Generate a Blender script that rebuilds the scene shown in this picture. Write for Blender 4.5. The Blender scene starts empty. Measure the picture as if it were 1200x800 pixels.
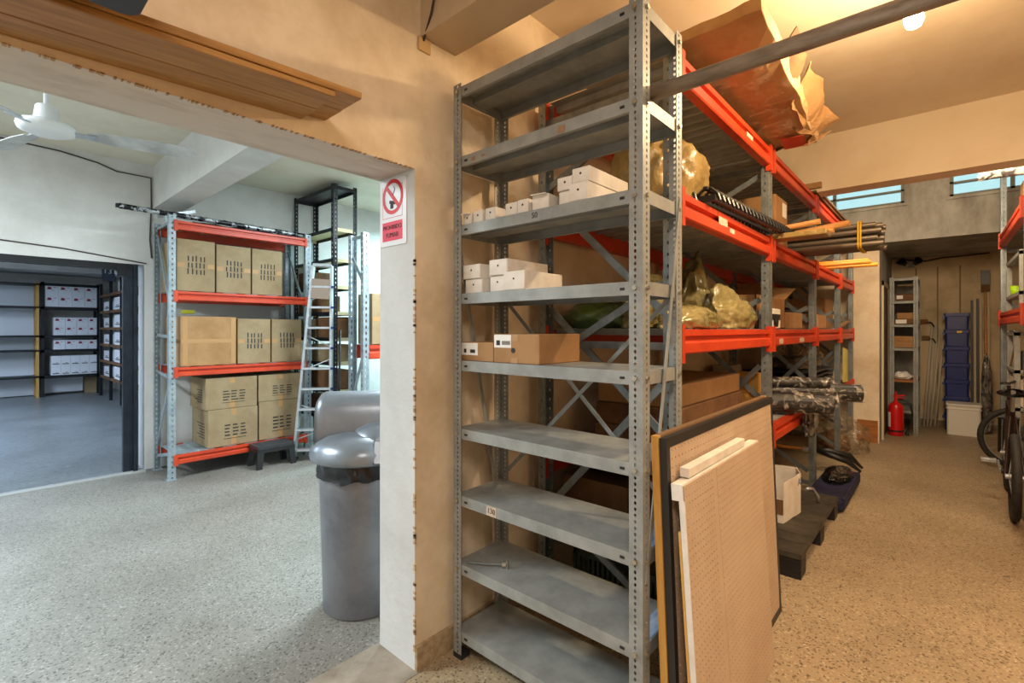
import bpy, bmesh, math, random
from mathutils import Vector, Matrix, noise
C = bpy.context.scene.collection
PI = math.pi
# ------------------------------------------------------------------ camera, world, light, exposure
cd = bpy.data.cameras.new('camera'); cam = bpy.data.objects.new('camera', cd); C.objects.link(cam)
cam.location = (0, 0, 1.455); cam.rotation_euler = (PI/2, 0, math.radians(41.64-90))
cd.sensor_width = 36; cd.lens = 568/1200*36; cd.shift_y = -14/1200; cd.clip_start = .05
bpy.context.scene.camera = cam
W = bpy.data.worlds.new('sky'); bpy.context.scene.world = W; W.use_nodes = True
W.node_tree.nodes['Background'].inputs[0].default_value = (.62, .9, .95, 1)
W.node_tree.nodes['Background'].inputs[1].default_value = .62
VS = bpy.context.scene.view_settings
VS.view_transform = 'Standard'; VS.look = 'None'; VS.gamma = 1; VS.use_curve_mapping = False; VS.exposure = 0.95

def point_light(name, loc, col, watts, r=.05):
    l = bpy.data.lights.new(name, 'POINT'); l.energy = watts; l.color = col; l.shadow_soft_size = r
    o = bpy.data.objects.new(name, l); C.objects.link(o); o.location = loc; return o
def area_light(name, loc, sx, sy, col, watts, rot=(0, 0, 0)):
    l = bpy.data.lights.new(name, 'AREA'); l.shape = 'RECTANGLE'; l.size = sx; l.size_y = sy; l.energy = watts; l.color = col
    o = bpy.data.objects.new(name, l); C.objects.link(o); o.location = loc; o.rotation_euler = rot; return o
WARM = (1, .72, .42)
COOL = (.80, .93, 1)
point_light('bulb_light', (2.75, .095, 2.775), WARM, 66, .05)
area_light('aisle_fill_light', (2.6, -1.1, 3.1), 1.8, .4, (1, .78, .54), 24)  # unseen warm fill added to lift the aisle
area_light('near_fill_light', (-.6, -.3, 3.12), 1.2, .3, (1, .89, .79), 39)  # unseen fill added for the pillar, shelf fronts and boards
area_light('tube_light_middle', (3.1, 3.4, 3.1), 1.3, .5, COOL, 98)
area_light('middle_left_fill_light', (-1.2, 4.0, 3.1), .5, 1.3, COOL, 106)  # second unseen light, added at the left of the middle room
area_light('tube_light_far_room', (-.9, 10.0, 2.88), .4, 5, (.62, .78, 1), 200)
area_light('teal_fill_light', (4.6, 5.3, 2.9), .8, .8, (.50, .92, 1), 80)  # cyan fill added to tint the middle room wall teal
area_light('aisle_end_fill_light', (5.40, -.1, 2.86), .25, 1.2, (1, .78, .52), 27, (0, math.radians(-55), 0))  # fill hidden behind the beam, added to brighten the alcove

# ------------------------------------------------------------------ helpers
def lin(c):
    return tuple(((x/255)/12.92 if x/255 <= .04045 else ((x/255+.055)/1.055)**2.4) for x in c)
def mat(name, col, rough=.6, metal=0, col2=None, scale=6, lo=.4, hi=.65, bump=0, bscale=40, trans=0, alpha=1, detail=5, stretch=None, spec=None):
    m = bpy.data.materials.new(name); m.use_nodes = True; nt = m.node_tree; N = nt.nodes; L = nt.links
    b = N['Principled BSDF']; b.inputs['Roughness'].default_value = rough; b.inputs['Metallic'].default_value = metal
    if trans: b.inputs['Transmission Weight'].default_value = trans
    if alpha < 1: b.inputs['Alpha'].default_value = alpha
    if spec is not None: b.inputs['Specular IOR Level'].default_value = spec
    a = (*lin(col), 1); b.inputs['Base Color'].default_value = a
    if col2 or bump:
        tc = N.new('ShaderNodeTexCoord'); src = tc.outputs['Object']
        if stretch:
            mp = N.new('ShaderNodeMapping'); mp.inputs['Scale'].default_value = stretch; L.new(src, mp.inputs[0]); src = mp.outputs[0]
    if col2:
        n = N.new('ShaderNodeTexNoise'); n.inputs['Scale'].default_value = scale; n.inputs['Detail'].default_value = detail
        n.inputs['Roughness'].default_value = .65
        L.new(src, n.inputs['Vector']); r = N.new('ShaderNodeValToRGB')
        r.color_ramp.elements[0].position = lo; r.color_ramp.elements[1].position = hi
        r.color_ramp.elements[0].color = a; r.color_ramp.elements[1].color = (*lin(col2), 1)
        L.new(n.outputs['Fac'], r.inputs[0]); L.new(r.outputs[0], b.inputs['Base Color'])
    if bump:
        n2 = N.new('ShaderNodeTexNoise'); n2.inputs['Scale'].default_value = bscale; n2.inputs['Detail'].default_value = 4
        L.new(src, n2.inputs['Vector']); bp = N.new('ShaderNodeBump'); bp.inputs['Strength'].default_value = bump; bp.inputs['Distance'].default_value = .01
        L.new(n2.outputs['Fac'], bp.inputs['Height']); L.new(bp.outputs[0], b.inputs['Normal'])
    return m
def emis(name, col, s):
    m = bpy.data.materials.new(name); m.use_nodes = True; b = m.node_tree.nodes['Principled BSDF']
    b.inputs['Base Color'].default_value = (*lin(col), 1); b.inputs['Emission Color'].default_value = (*lin(col), 1); b.inputs['Emission Strength'].default_value = s
    return m
def floor_mat(name, base, dark, light, rough, sc=125):
    m = bpy.data.materials.new(name); m.use_nodes = True; nt = m.node_tree; N = nt.nodes; L = nt.links; b = N['Principled BSDF']
    b.inputs['Roughness'].default_value = rough
    tc = N.new('ShaderNodeTexCoord')
    v = N.new('ShaderNodeTexVoronoi'); v.inputs['Scale'].default_value = sc; L.new(tc.outputs['Object'], v.inputs['Vector'])
    sep = N.new('ShaderNodeSeparateColor'); L.new(v.outputs['Color'], sep.inputs[0])
    r = N.new('ShaderNodeValToRGB'); r.color_ramp.interpolation = 'LINEAR'; e = r.color_ramp.elements
    e[0].position = 0; e[0].color = (*lin(dark), 1); e[1].position = 1; e[1].color = (*lin(light), 1)
    for p, c in ((.06, dark), (.18, base), (.86, base)):
        x = e.new(p); x.color = (*lin(c), 1)
    L.new(sep.outputs[0], r.inputs[0])
    n = N.new('ShaderNodeTexNoise'); n.inputs['Scale'].default_value = 1.1; n.inputs['Detail'].default_value = 7; L.new(tc.outputs['Object'], n.inputs['Vector'])
    r2 = N.new('ShaderNodeValToRGB'); r2.color_ramp.elements[0].position = .35; r2.color_ramp.elements[0].color = (.74, .73, .71, 1)
    r2.color_ramp.elements[1].position = .62; r2.color_ramp.elements[1].color = (1, 1, 1, 1); L.new(n.outputs['Fac'], r2.inputs[0])
    mx = N.new('ShaderNodeMix'); mx.data_type = 'RGBA'; mx.blend_type = 'MULTIPLY'; mx.inputs[0].default_value = 1
    L.new(r.outputs[0], mx.inputs[6]); L.new(r2.outputs[0], mx.inputs[7]); L.new(mx.outputs[2], b.inputs['Base Color'])
    return m

SPLIT = {'added_rim', 'end_clip', 'bolt', 'slot', 'frame_stile', 'frame_rail', 'tape', 'blue_clip', 'tub_rib', 'connector', 'rubber_foot', 'sign_fixing', 'case_foot'}
class MB:
    def __init__(s): s.bm = bmesh.new()
    def box(s, x0, y0, z0, x1, y1, z1, M=None, mi=0):
        v = [s.bm.verts.new((M @ Vector(p)) if M else p) for p in ((x0,y0,z0),(x1,y0,z0),(x1,y1,z0),(x0,y1,z0),(x0,y0,z1),(x1,y0,z1),(x1,y1,z1),(x0,y1,z1))]
        for f in ((0,3,2,1),(4,5,6,7),(0,1,5,4),(1,2,6,5),(2,3,7,6),(3,0,4,7)):
            s.bm.faces.new([v[i] for i in f]).material_index = mi
        return s
    def cyl(s, p0, p1, r, r2=None, n=14, cap=True):
        p0 = Vector(p0); p1 = Vector(p1); d = (p1-p0).normalized(); r2 = r if r2 is None else r2
        a = d.orthogonal().normalized(); b = d.cross(a)
        A = []; B = []
        for i in range(n):
            t = 2*PI*i/n; o = a*math.cos(t)+b*math.sin(t)
            A.append(s.bm.verts.new(p0+o*r)); B.append(s.bm.verts.new(p1+o*r2))
        for i in range(n):
            j = (i+1) % n; s.bm.faces.new((A[i], A[j], B[j], B[i]))
        if cap: s.bm.faces.new(A[::-1]); s.bm.faces.new(B)
        return s
    def bar(s, p0, p1, w, t, up=(0, 0, 1)):        # flat bar: w along 'up' side, t thick
        p0 = Vector(p0); p1 = Vector(p1); d = (p1-p0).normalized(); u = Vector(up); u = (u-d*u.dot(d)).normalized(); k = d.cross(u)
        vs = []
        for p in (p0, p1):
            for a, b in ((-1,-1),(1,-1),(1,1),(-1,1)): vs.append(s.bm.verts.new(p+u*(a*w/2)+k*(b*t/2)))
        for f in ((3,2,1,0),(4,5,6,7),(0,1,5,4),(1,2,6,5),(2,3,7,6),(3,0,4,7)): s.bm.faces.new([vs[i] for i in f])
        return s
    def path(s, pts, r, n=8, closed=False):
        pts = [Vector(p) for p in pts]; rings = []; m = len(pts); a = None
        for i, p in enumerate(pts):
            if closed: d = pts[(i+1) % m]-pts[i-1]
            else: d = pts[min(i+1, m-1)]-pts[max(i-1, 0)]
            d.normalize()
            a = d.orthogonal().normalized() if a is None else (a-d*a.dot(d)).normalized()
            b = d.cross(a); rr = r[i] if isinstance(r, (list, tuple)) else r
            rings.append([s.bm.verts.new(p+(a*math.cos(2*PI*k/n)+b*math.sin(2*PI*k/n))*rr) for k in range(n)])
        for i in range(m if closed else m-1):
            A = rings[i]; B = rings[(i+1) % m]
            for k in range(n):
                j = (k+1) % n; s.bm.faces.new((A[k], A[j], B[j], B[k]))
        if not closed: s.bm.faces.new(rings[0][::-1]); s.bm.faces.new(rings[-1])
        return s
    def lathe(s, prof, loc=(0, 0, 0), n=32, M=None):
        rings = []; loc = Vector(loc)
        for r, z in prof:
            ring = []
            for k in range(n):
                p = Vector((r*math.cos(2*PI*k/n), r*math.sin(2*PI*k/n), z)); p = M @ p if M else p
                ring.append(s.bm.verts.new(p+loc))
            rings.append(ring)
        for A, B in zip(rings, rings[1:]):
            for k in range(n):
                j = (k+1) % n; s.bm.faces.new((A[k], A[j], B[j], B[k]))
        s.bm.faces.new(rings[0][::-1]); s.bm.faces.new(rings[-1]); return s
    def prism(s, poly, a, b, axis='x', M=None):     # polygon extruded along axis
        def P(u, v, t):
            p = Vector({'x': (t, u, v), 'y': (u, t, v), 'z': (u, v, t)}[axis]); return M @ p if M else p
        A = [s.bm.verts.new(P(u, v, a)) for u, v in poly]; B = [s.bm.verts.new(P(u, v, b)) for u, v in poly]; n = len(poly)
        for i in range(n):
            j = (i+1) % n; s.bm.faces.new((A[i], A[j], B[j], B[i]))
        s.bm.faces.new(A[::-1]); s.bm.faces.new(B); return s
    def grid(s, f, nu, nv):
        V = [[s.bm.verts.new(f(i/nu, j/nv)) for j in range(nv+1)] for i in range(nu+1)]
        for i in range(nu):
            for j in range(nv): s.bm.faces.new((V[i][j], V[i+1][j], V[i+1][j+1], V[i][j+1]))
        return s
    def holes(s, o, du, dv, wu, wv, nu, nv, hu, hv, off=(0, 0)):
        # sheet spanned by du (width wu, nu cells) and dv (height wv, nv cells), an oblong hole in each cell
        o = Vector(o); du = Vector(du); dv = Vector(dv); cu = wu/nu; cv = wv/nv; cache = {}
        def V(u, v):
            k = (round(u, 5), round(v, 5))
            if k not in cache: cache[k] = s.bm.verts.new(o+du*u+dv*v)
            return cache[k]
        for i in range(nu):
            for j in range(nv):
                u0 = i*cu; v0 = j*cv; uc = u0+cu/2+off[0]; vc = v0+cv/2+off[1]
                outer = [(u0, v0), (uc, v0), (u0+cu, v0), (u0+cu, vc), (u0+cu, v0+cv), (uc, v0+cv), (u0, v0+cv), (u0, vc)]
                c = .72
                inner = [(uc-hu*c, vc-hv*c), (uc, vc-hv), (uc+hu*c, vc-hv*c), (uc+hu, vc), (uc+hu*c, vc+hv*c), (uc, vc+hv), (uc-hu*c, vc+hv*c), (uc-hu, vc)]
                for k in range(8):
                    l = (k+1) % 8
                    try: s.bm.faces.new((V(*outer[k]), V(*outer[l]), V(*inner[l]), V(*inner[k])))
                    except ValueError: pass
        return s
    def build(s, name, m, parent=None, world=False, smooth=False, bevel=0, solid=0, weld=False, subsurf=0, offset=0):
        if weld: bmesh.ops.remove_doubles(s.bm, verts=s.bm.verts, dist=1e-5)
        if name in SPLIT:
            s.bm.verts.ensure_lookup_table(); seen = set(); isl = []
            for v in s.bm.verts:
                if v in seen: continue
                st = [v]; seen.add(v); g = []
                while st:
                    q = st.pop(); g.append(q)
                    for e in q.link_edges:
                        w = e.other_vert(q)
                        if w not in seen: seen.add(w); st.append(w)
                isl.append(g)
            if len(isl) > 1:
                r = None
                for g in isl:
                    k = MB(); mp = {v: k.bm.verts.new(v.co) for v in g}; gs = set(g)
                    for f in s.bm.faces:
                        if f.verts[0] in gs: k.bm.faces.new([mp[v] for v in f.verts])
                    SPLIT.discard(name); r = k.build(name, m, parent, world, smooth, bevel, solid, False, subsurf, offset); SPLIT.add(name)
                s.bm.free(); return r
        bmesh.ops.recalc_face_normals(s.bm, faces=s.bm.faces)
        if world and parent is not None: bmesh.ops.translate(s.bm, verts=s.bm.verts, vec=-Vector(parent.location))
        me = bpy.data.meshes.new(name); s.bm.to_mesh(me); s.bm.free()
        for mm in (m if isinstance(m, (list, tuple)) else [m]): me.materials.append(mm)
        if smooth:
            for p in me.polygons: p.use_smooth = True
        o = bpy.data.objects.new(name, me); C.objects.link(o)
        if parent is not None: o.parent = parent
        if solid: q = o.modifiers.new('solid', 'SOLIDIFY'); q.thickness = solid; q.offset = offset
        if bevel: q = o.modifiers.new('bevel', 'BEVEL'); q.width = bevel; q.segments = 2; q.limit_method = 'ANGLE'
        if subsurf: q = o.modifiers.new('sub', 'SUBSURF'); q.levels = subsurf; q.render_levels = subsurf
        return o
def tag(o, label, cat, group=None, kind=None):
    o['label'] = label; o['category'] = cat
    if group: o['group'] = group
    if kind: o['kind'] = kind
    return o
def thing(name, label, cat, loc=(0, 0, 0), rz=0, group=None):
    o = bpy.data.objects.new(name, None); o.empty_display_size = .1; C.objects.link(o); o.location = loc; o.rotation_euler = (0, 0, rz)
    return tag(o, label, cat, group)
def struct(o, label=None):
    o['kind'] = 'structure'
    if label: o['label'] = label
    return o
def dup(root, loc, rz=None, label=None):
    kids = {}
    for o in list(C.objects):
        if o.parent: kids.setdefault(o.parent.name, []).append(o)
    def cp(o, par):
        c = o.copy(); C.objects.link(c)
        if par: c.parent = par
        for k in kids.get(o.name, []): cp(k, c)
        return c
    r = cp(root, None); r.location = loc
    if rz is not None: r.rotation_euler = (0, 0, rz)
    if label: r['label'] = label
    return r
def text_mesh(name, body, size, m, parent, origin, right, up, ext=.0006):
    cu = bpy.data.curves.new(name, 'FONT'); cu.body = body; cu.size = size; cu.align_x = 'CENTER'; cu.align_y = 'CENTER'; cu.extrude = ext
    t = bpy.data.objects.new(name, cu); C.objects.link(t); dg = bpy.context.evaluated_depsgraph_get()
    me = bpy.data.meshes.new_from_object(t.evaluated_get(dg)); bpy.data.objects.remove(t)
    r = Vector(right).normalized(); u = Vector(up).normalized(); n = r.cross(u)
    me.transform(Matrix(((r.x, u.x, n.x, origin[0]), (r.y, u.y, n.y, origin[1]), (r.z, u.z, n.z, origin[2]), (0, 0, 0, 1))))
    if parent is not None: me.transform(Matrix.Translation(-Vector(parent.location)))
    me.materials.clear(); me.materials.append(m)
    o = bpy.data.objects.new(name, me); C.objects.link(o); o.parent = parent; return o
def blob(sx, sy, sz, seed, amp=.18, fr=2.0, fine=.05, sub=5, flat=.35, power=1.0, tips=()):
    # crumpled bag: an ellipsoid pinched along cell edges, drawn out at its tips, its underside flattened to z = 0
    m = MB(); bmesh.ops.create_icosphere(m.bm, subdivisions=sub, radius=1)
    off = Vector((seed*3.1, seed*7.7, seed*1.3))
    for v in m.bm.verts:
        d = v.co.normalized()
        ds = noise.voronoi(d*fr*1.15+off)[0]; e2 = noise.voronoi(d*fr*2.6+off)[0]
        k = 1+amp*noise.noise(d*fr+off)+fine*1.6*(.5-min(1, (ds[1]-ds[0])*2.2))+fine*.6*(.4-min(1, (e2[1]-e2[0])*2.5))
        p = d*k
        for (tx, ty, tz, ta) in tips:
            t = Vector((tx, ty, tz)).normalized(); q = max(0, d.dot(t)); p += t*ta*q**9
        if power != 1: p = Vector([math.copysign(abs(c)**power, c) for c in p])
        p = Vector((p.x*sx, p.y*sy, p.z*sz))
        zf = -sz*flat
        p.z = max(p.z, zf+.006*noise.noise(d*6+off))-zf
        v.co = p
    return m

# ------------------------------------------------------------------ materials
cream = mat('cream_wall_paint', (226, 208, 180), .75, col2=(190, 164, 128), scale=2.6, lo=.44, hi=.80, bump=.25, bscale=30)
white_wall = mat('white_wall_paint', (206, 205, 202), .8, col2=(186, 183, 178), scale=1.8, lo=.4, hi=.75, bump=.25, bscale=30)
ceil_m = mat('ceiling_paint', (220, 206, 182), .85, col2=(210, 192, 164), scale=1.5)
ceil_w = mat('white_ceiling_paint', (218, 212, 194), .85, col2=(206, 198, 178), scale=1.5)
conc = mat('stained_concrete', (178, 178, 170), .85, col2=(112, 108, 98), scale=2.2, lo=.42, hi=.72, bump=.3, bscale=14, stretch=(1, 1, .5))
soff_m = mat('soffit_paint', (206, 186, 158), .8, col2=(184, 164, 136), scale=2, lo=.4, hi=.75, bump=.2, bscale=25)
lint_m = mat('bare_lintel_plaster', (208, 198, 186), .85, col2=(150, 130, 112), scale=5, lo=.5, hi=.8, bump=.4, bscale=30, stretch=(.35, 1, 1))
flo = floor_mat('terrazzo_warm_lit', (172, 152, 122), (112, 94, 70), (202, 184, 154), .5)  # warm lamp tint put into the colour of the shared terrazzo
flo2 = floor_mat('terrazzo_cool_lit', (126, 122, 114), (82, 78, 72), (156, 152, 144), .55)  # same terrazzo as the aisle, cooler light put into its colour
flo3 = floor_mat('polished_concrete', (120, 126, 130), (100, 106, 110), (138, 144, 148), .3, 40)
steel = mat('grey_painted_steel', (152, 154, 150), .5, .15, col2=(132, 134, 130), scale=9)
steel_d = mat('galvanised_steel', (142, 150, 152), .4, .55, col2=(116, 124, 126), scale=12)
steel_b = mat('blue_grey_galvanised_steel', (160, 172, 178), .42, .4, col2=(134, 148, 156), scale=12)
orange = mat('orange_beam_paint', (204, 68, 30), .42, 0, col2=(178, 50, 22), scale=4, lo=.35, hi=.7)
deck_m = mat('corrugated_deck_steel', (168, 168, 162), .5, .1, col2=(140, 140, 136), scale=5)
bolt_m = mat('zinc_bolts', (190, 186, 170), .3, .9)
card = mat('brown_cardboard', (166, 126, 82), .8, col2=(150, 110, 68), scale=5)
card2 = mat('tan_carton', (150, 130, 98), .8, col2=(136, 114, 82), scale=4)
card3 = mat('dark_cardboard', (118, 82, 50), .85, col2=(90, 60, 36), scale=5)
cardl = mat('torn_brightened_cardboard', (194, 158, 112), .75, col2=(176, 136, 90), scale=5)  # lightened to make up for weak bounce light under the overhanging carton
cardw = mat('white_cardboard', (226, 218, 206), .75, col2=(208, 198, 184), scale=8)
tape = mat('parcel_tape', (172, 130, 82), .35)
ink = mat('black_print', (46, 40, 36), .7)
inkb = mat('blue_print', (40, 50, 110), .7)
paper = mat('white_label_paper', (232, 230, 224), .7)
pine = mat('varnished_pine', (178, 132, 72), .45, col2=(140, 96, 46), scale=3, lo=.35, hi=.7, stretch=(1.2, 22, 22), bump=.08)
pine2 = mat('pale_pine', (206, 160, 84), .5, col2=(184, 132, 62), scale=3, stretch=(14, 14, 1.2))
polew = mat('wooden_pole', (196, 140, 74), .5, col2=(168, 112, 52), scale=4, stretch=(12, 1.2, 12))
blackp = mat('black_plastic', (30, 30, 31), .4)
darkp = mat('dark_grey_plastic', (52, 53, 56), .45, col2=(44, 45, 48), scale=20)
blackm = mat('black_steel', (28, 30, 34), .45, .3)
alu = mat('brushed_aluminium', (196, 200, 204), .35, .75, col2=(176, 180, 186), scale=14)
binm = mat('silver_bin_plastic', (138, 139, 145), .36, .35, col2=(100, 101, 110), scale=3.5, lo=.4, hi=.75)
binlid = mat('silver_lid_plastic', (150, 156, 164), .3, .5, col2=(134, 140, 148), scale=4)
linerm = mat('black_bin_liner', (14, 14, 15), .22)
foilw = mat('patchy_silver_film', (176, 180, 184), .25, .4, col2=(28, 30, 34), scale=14, lo=.47, hi=.53)
bagm = mat('crumpled_olive_plastic', (150, 138, 92), .2, col2=(104, 98, 56), scale=5, spec=.8, bump=1.0, bscale=22)
bagt = mat('tan_crumpled_plastic', (158, 134, 82), .3, col2=(120, 98, 56), scale=5, bump=1.0, bscale=20)
bagg = mat('green_packaging_plastic', (74, 98, 48), .3, col2=(50, 70, 34), scale=5)
clearb = mat('clear_plastic_film', (206, 198, 180), .12, alpha=.20, spec=.9, bump=.6, bscale=22)
foil = mat('silver_wrap', (150, 146, 138), .2, .55, col2=(58, 54, 50), scale=11, lo=.40, hi=.62, bump=.9, bscale=26)
peg = mat('hardboard_peg_panel', (188, 164, 138), .6, col2=(176, 150, 124), scale=3)
pegf = mat('white_peg_panel', (192, 168, 142), .55, col2=(182, 156, 130), scale=3)
whitep = mat('white_plastic', (226, 222, 212), .45)
fanm = mat('white_fan_enamel', (226, 228, 230), .4)
dirtyw = mat('dusty_white_blade', (196, 198, 198), .55, col2=(160, 162, 162), scale=6)
redp = mat('red_enamel', (196, 20, 24), .3)
bluep = mat('blue_crate_plastic', (20, 42, 116), .35, col2=(14, 32, 98), scale=4)
bluef = mat('dark_blue_fabric', (34, 34, 70), .85, col2=(22, 22, 48), scale=10, bump=.3)
lime = mat('lime_plastic', (170, 220, 20), .4)
rubber = mat('tyre_rubber', (30, 29, 28), .7, col2=(46, 44, 40), scale=30)
pinkred = mat('sign_red', (216, 40, 70), .5)
signred = mat('sign_ring_red', (206, 22, 34), .5)
glassm = mat('frosted_window_glass', (224, 244, 246), .5, trans=.9)
glassm.node_tree.nodes['Principled BSDF'].inputs['IOR'].default_value = 1.05
cablem = mat('dark_cable', (60, 50, 42), .6)
brownw = mat('brown_wood_panel', (166, 104, 44), .55, col2=(140, 82, 32), scale=4, stretch=(1, 1, 8))
pipem = mat('worn_steel_pipe', (166, 150, 132), .42, .35, col2=(128, 114, 98), scale=10, stretch=(6, 1, 6))
greenc = mat('dark_green_crate', (34, 48, 36), .55)

def streak(name, col, scale, lo, hi, rough=.12, amax=.85, amin=.06):
    # thin plastic film: noise alpha for milky creases, pale streaks painted in as highlights
    m = mat(name, col, rough, spec=.9, bump=1.0, bscale=scale*1.5); nt = m.node_tree; N = nt.nodes; L = nt.links; b = N['Principled BSDF']
    tc = N.new('ShaderNodeTexCoord'); n = N.new('ShaderNodeTexNoise'); n.inputs['Scale'].default_value = scale; n.inputs['Detail'].default_value = 6; n.inputs['Distortion'].default_value = 1.6
    L.new(tc.outputs['Object'], n.inputs['Vector']); r = N.new('ShaderNodeMapRange'); r.inputs[1].default_value = lo; r.inputs[2].default_value = hi; r.inputs[3].default_value = amin; r.inputs[4].default_value = amax
    L.new(n.outputs['Fac'], r.inputs[0]); L.new(r.outputs[0], b.inputs['Alpha']); return m
rollf = streak('roll_film', (176, 168, 158), 13, .50, .66, amin=.03)
clearh = streak('heavy_clear_film', (160, 140, 112), 9, .46, .70, amax=.8, amin=.10)
clearw = streak('carton_film', (200, 180, 150), 7, .50, .74, amax=.6, amin=.03)

# ------------------------------------------------------------------ setting
H = 3.17
X0, Y0 = -2.2, -2.2
m = MB(); m.box(X0, Y0, -.12, 9.95, 1.8, 0); struct(m.build('floor', flo), 'speckled terrazzo floor of the shelving aisle')
m = MB(); m.box(X0, 1.8, -.12, 6, 6.15, 0); struct(m.build('floor_middle', flo2), 'same speckled terrazzo in the middle room, cool light in its colour')
m = MB(); m.box(-.3, 1.66, -.02, 1.30, 1.96, .0015); struct(m.build('trim_7', mat('doorway_screed', (160, 148, 132), .7, col2=(126, 114, 98), scale=5, lo=.4, hi=.7, bump=.2)), 'pale screed strip across the doorway')
m = MB(); m.box(-4, 6.15, -.12, 6, 15.3, .004); struct(m.build('floor_far', flo3), 'smooth bluish floor of the far room')
m = MB(); m.box(X0, Y0, H, 5.04, 1.8, H+.12); m.box(5.2, Y0, 3.7, 8.0, 1.8, 3.82); struct(m.build('ceiling', ceil_m))
m = MB(); m.box(X0, 1.8, H, 6, 6.3, H+.12); struct(m.build('ceiling_middle', ceil_w))
m = MB(); m.box(-4, 6.3, 2.95, 6, 15.3, 3.07); struct(m.build('ceiling_far', ceil_w))
m = MB(); m.box(8.0, -2.2, 2.565, 9.95, 1.8, 2.7); struct(m.build('alcove_ceiling', conc))
# wall between aisle and middle room: cream towards the aisle, white at the reveal and beyond
def two_tone(m, x0, y0, z0, x1, y1, z1):
    m.box(x0, y0, z0, x1, y1, z1)
m = MB()
for a in ((X0, 0, -.3, H), (-.3, 2.14, 1.269, H), (1.269, 0, 7.78, H+.6)): two_tone(m, a[0], 1.683, a[1], a[2], 1.945, a[3])
bmesh.ops.recalc_face_normals(m.bm, faces=m.bm.faces)
for f in m.bm.faces:
    n = f.normal; c = f.calc_center_median()
    f.material_index = 0 if n.y < -.5 else (2 if n.z < -.5 and c.z > 1 else 1)
struct(m.build('wall_middle', [cream, white_wall, lint_m]), 'cream wall with a wide doorway to the middle room')
# torn plaster crumbs along the doorway edges
rnd = random.Random(4)
m = MB()
for i in range(150):
    x = rnd.uniform(-.1, 1.26); s = rnd.uniform(.0008, .0028)
    m.box(x, 1.676, 2.138-s*.6, x+s*2.2, 1.69, 2.138+s*1.2)
for i in range(70):
    z = rnd.uniform(.05, 1.75); s = rnd.uniform(.0015, .004)
    m.box(1.266, 1.677, z, 1.269+s*.9, 1.69, z+s*3)
struct(m.build('trim_1', mat('exposed_plaster', (190, 156, 116), .9, col2=(150, 116, 80), scale=30)), 'chipped plaster edge round the doorway')
m = MB(); m.box(X0-.2, Y0, 0, X0, 6.3, H); struct(m.build('wall_left', white_wall))
m = MB(); m.box(X0, Y0-.2, 0, 9.95, Y0, 3.8); struct(m.build('wall_right', cream))
m = MB(); m.box(6, 1.945, 0, 6.2, 6.3, H); struct(m.build('middle_end_wall', white_wall))
m = MB(); m.box(X0, 6.2, 0, -.9, 6.45, H); m.box(-.9, 6.2, 2.125, 1.225, 6.45, H); m.box(1.225, 6.2, 0, 6, 6.45, H)
struct(m.build('wall_back', white_wall), 'white back wall of the middle room with an opening to the far room')
m = MB(); m.box(-4.2, 6.45, 0, -4, 15.3, 3); struct(m.build('wall_far_left', white_wall))
m = MB(); m.box(2.42, 6.45, 0, 2.6, 15.3, 3); struct(m.build('wall_far_right', white_wall))
m = MB(); m.box(-4, 15.1, 0, 2.6, 15.3, 3); struct(m.build('wall_far_back', white_wall))
m = MB(); m.box(-4, 13.9, 2.68, 2.42, 15.1, 2.95); m.box(-4, 11.0, 2.72, 2.42, 11.4, 2.95); struct(m.build('trim_2', white_wall), 'white beam under the far room ceiling')
# ceiling beams
m = MB(); m.box(1.30, Y0, 2.717, 1.50, 1.683, H); struct(m.build('trim_3', soff_m), 'cream ceiling beam over the shelving')
m = MB(); m.box(1.30, 1.945, 2.725, 1.545, 6.2, H); struct(m.build('trim_4', white_wall), 'white ceiling beam in the middle room')
m = MB(); m.box(5.035, Y0, 2.68, 5.26, 1.683, 3.75); struct(m.build('trim_5', ceil_m), 'deep cream beam across the aisle ceiling')
# end wall above alcove with clerestory windows, pier, alcove
m = MB(); Wz0, Wz1 = 3.03, 3.55
m.box(7.78, Y0, 2.565, 8.0, 1.8, Wz0); m.box(7.78, Y0, Wz1, 8.0, 1.8, 3.8)
for a, b in ((Y0, -1.35), (-.06, .36), (1.6, 1.8)): m.box(7.78, a, Wz0, 8.0, b, Wz1)
struct(m.build('end_wall', conc), 'stained concrete wall with high windows')
m = MB(); m.box(7.75, .607, 0, 9.95, 1.8, 2.565)
bmesh.ops.recalc_face_normals(m.bm, faces=m.bm.faces)
for f in m.bm.faces: f.material_index = 0 if f.normal.x < -.5 else 1
struct(m.build('pier_wall', [cream, conc]), 'cream pier beside the alcove')
m = MB(); m.box(7.735, .622, .0, 7.75, .84, .285); struct(m.build('pier_baseboard', brownw), 'brown wooden panel at the foot of the pier')
m = MB(); m.box(9.75, Y0, 0, 9.95, .607, 2.565)
struct(m.build('alcove_wall', mat('alcove_plaster', (196, 176, 142), .8, col2=(134, 114, 84), scale=1.3, lo=.48, hi=.75, bump=.25, bscale=12)))
m = MB()
for y in (.31, .06, -.19): m.box(9.742, y-.008, .1, 9.75, y+.008, 2.4)
m.box(9.735, -1.6, 0, 9.75, .6, .09)
struct(m.build('alcove_baseboard', mat('seam_strip', (120, 104, 80), .8)))
m = MB(); m.box(8.05, .585, 0, 8.12, .607, 2.1); m.box(8.85, .585, 0, 8.92, .607, 2.1); m.box(8.05, .585, 2.04, 8.92, .607, 2.1)
d = struct(m.build('door_2', mat('pale_door_frame', (206, 190, 160), .6)))
m = MB(); m.box(8.12, .595, .01, 8.85, .607, 2.04); m.build('door_leaf', mat('brown_door', (88, 66, 44), .6), d)
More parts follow.
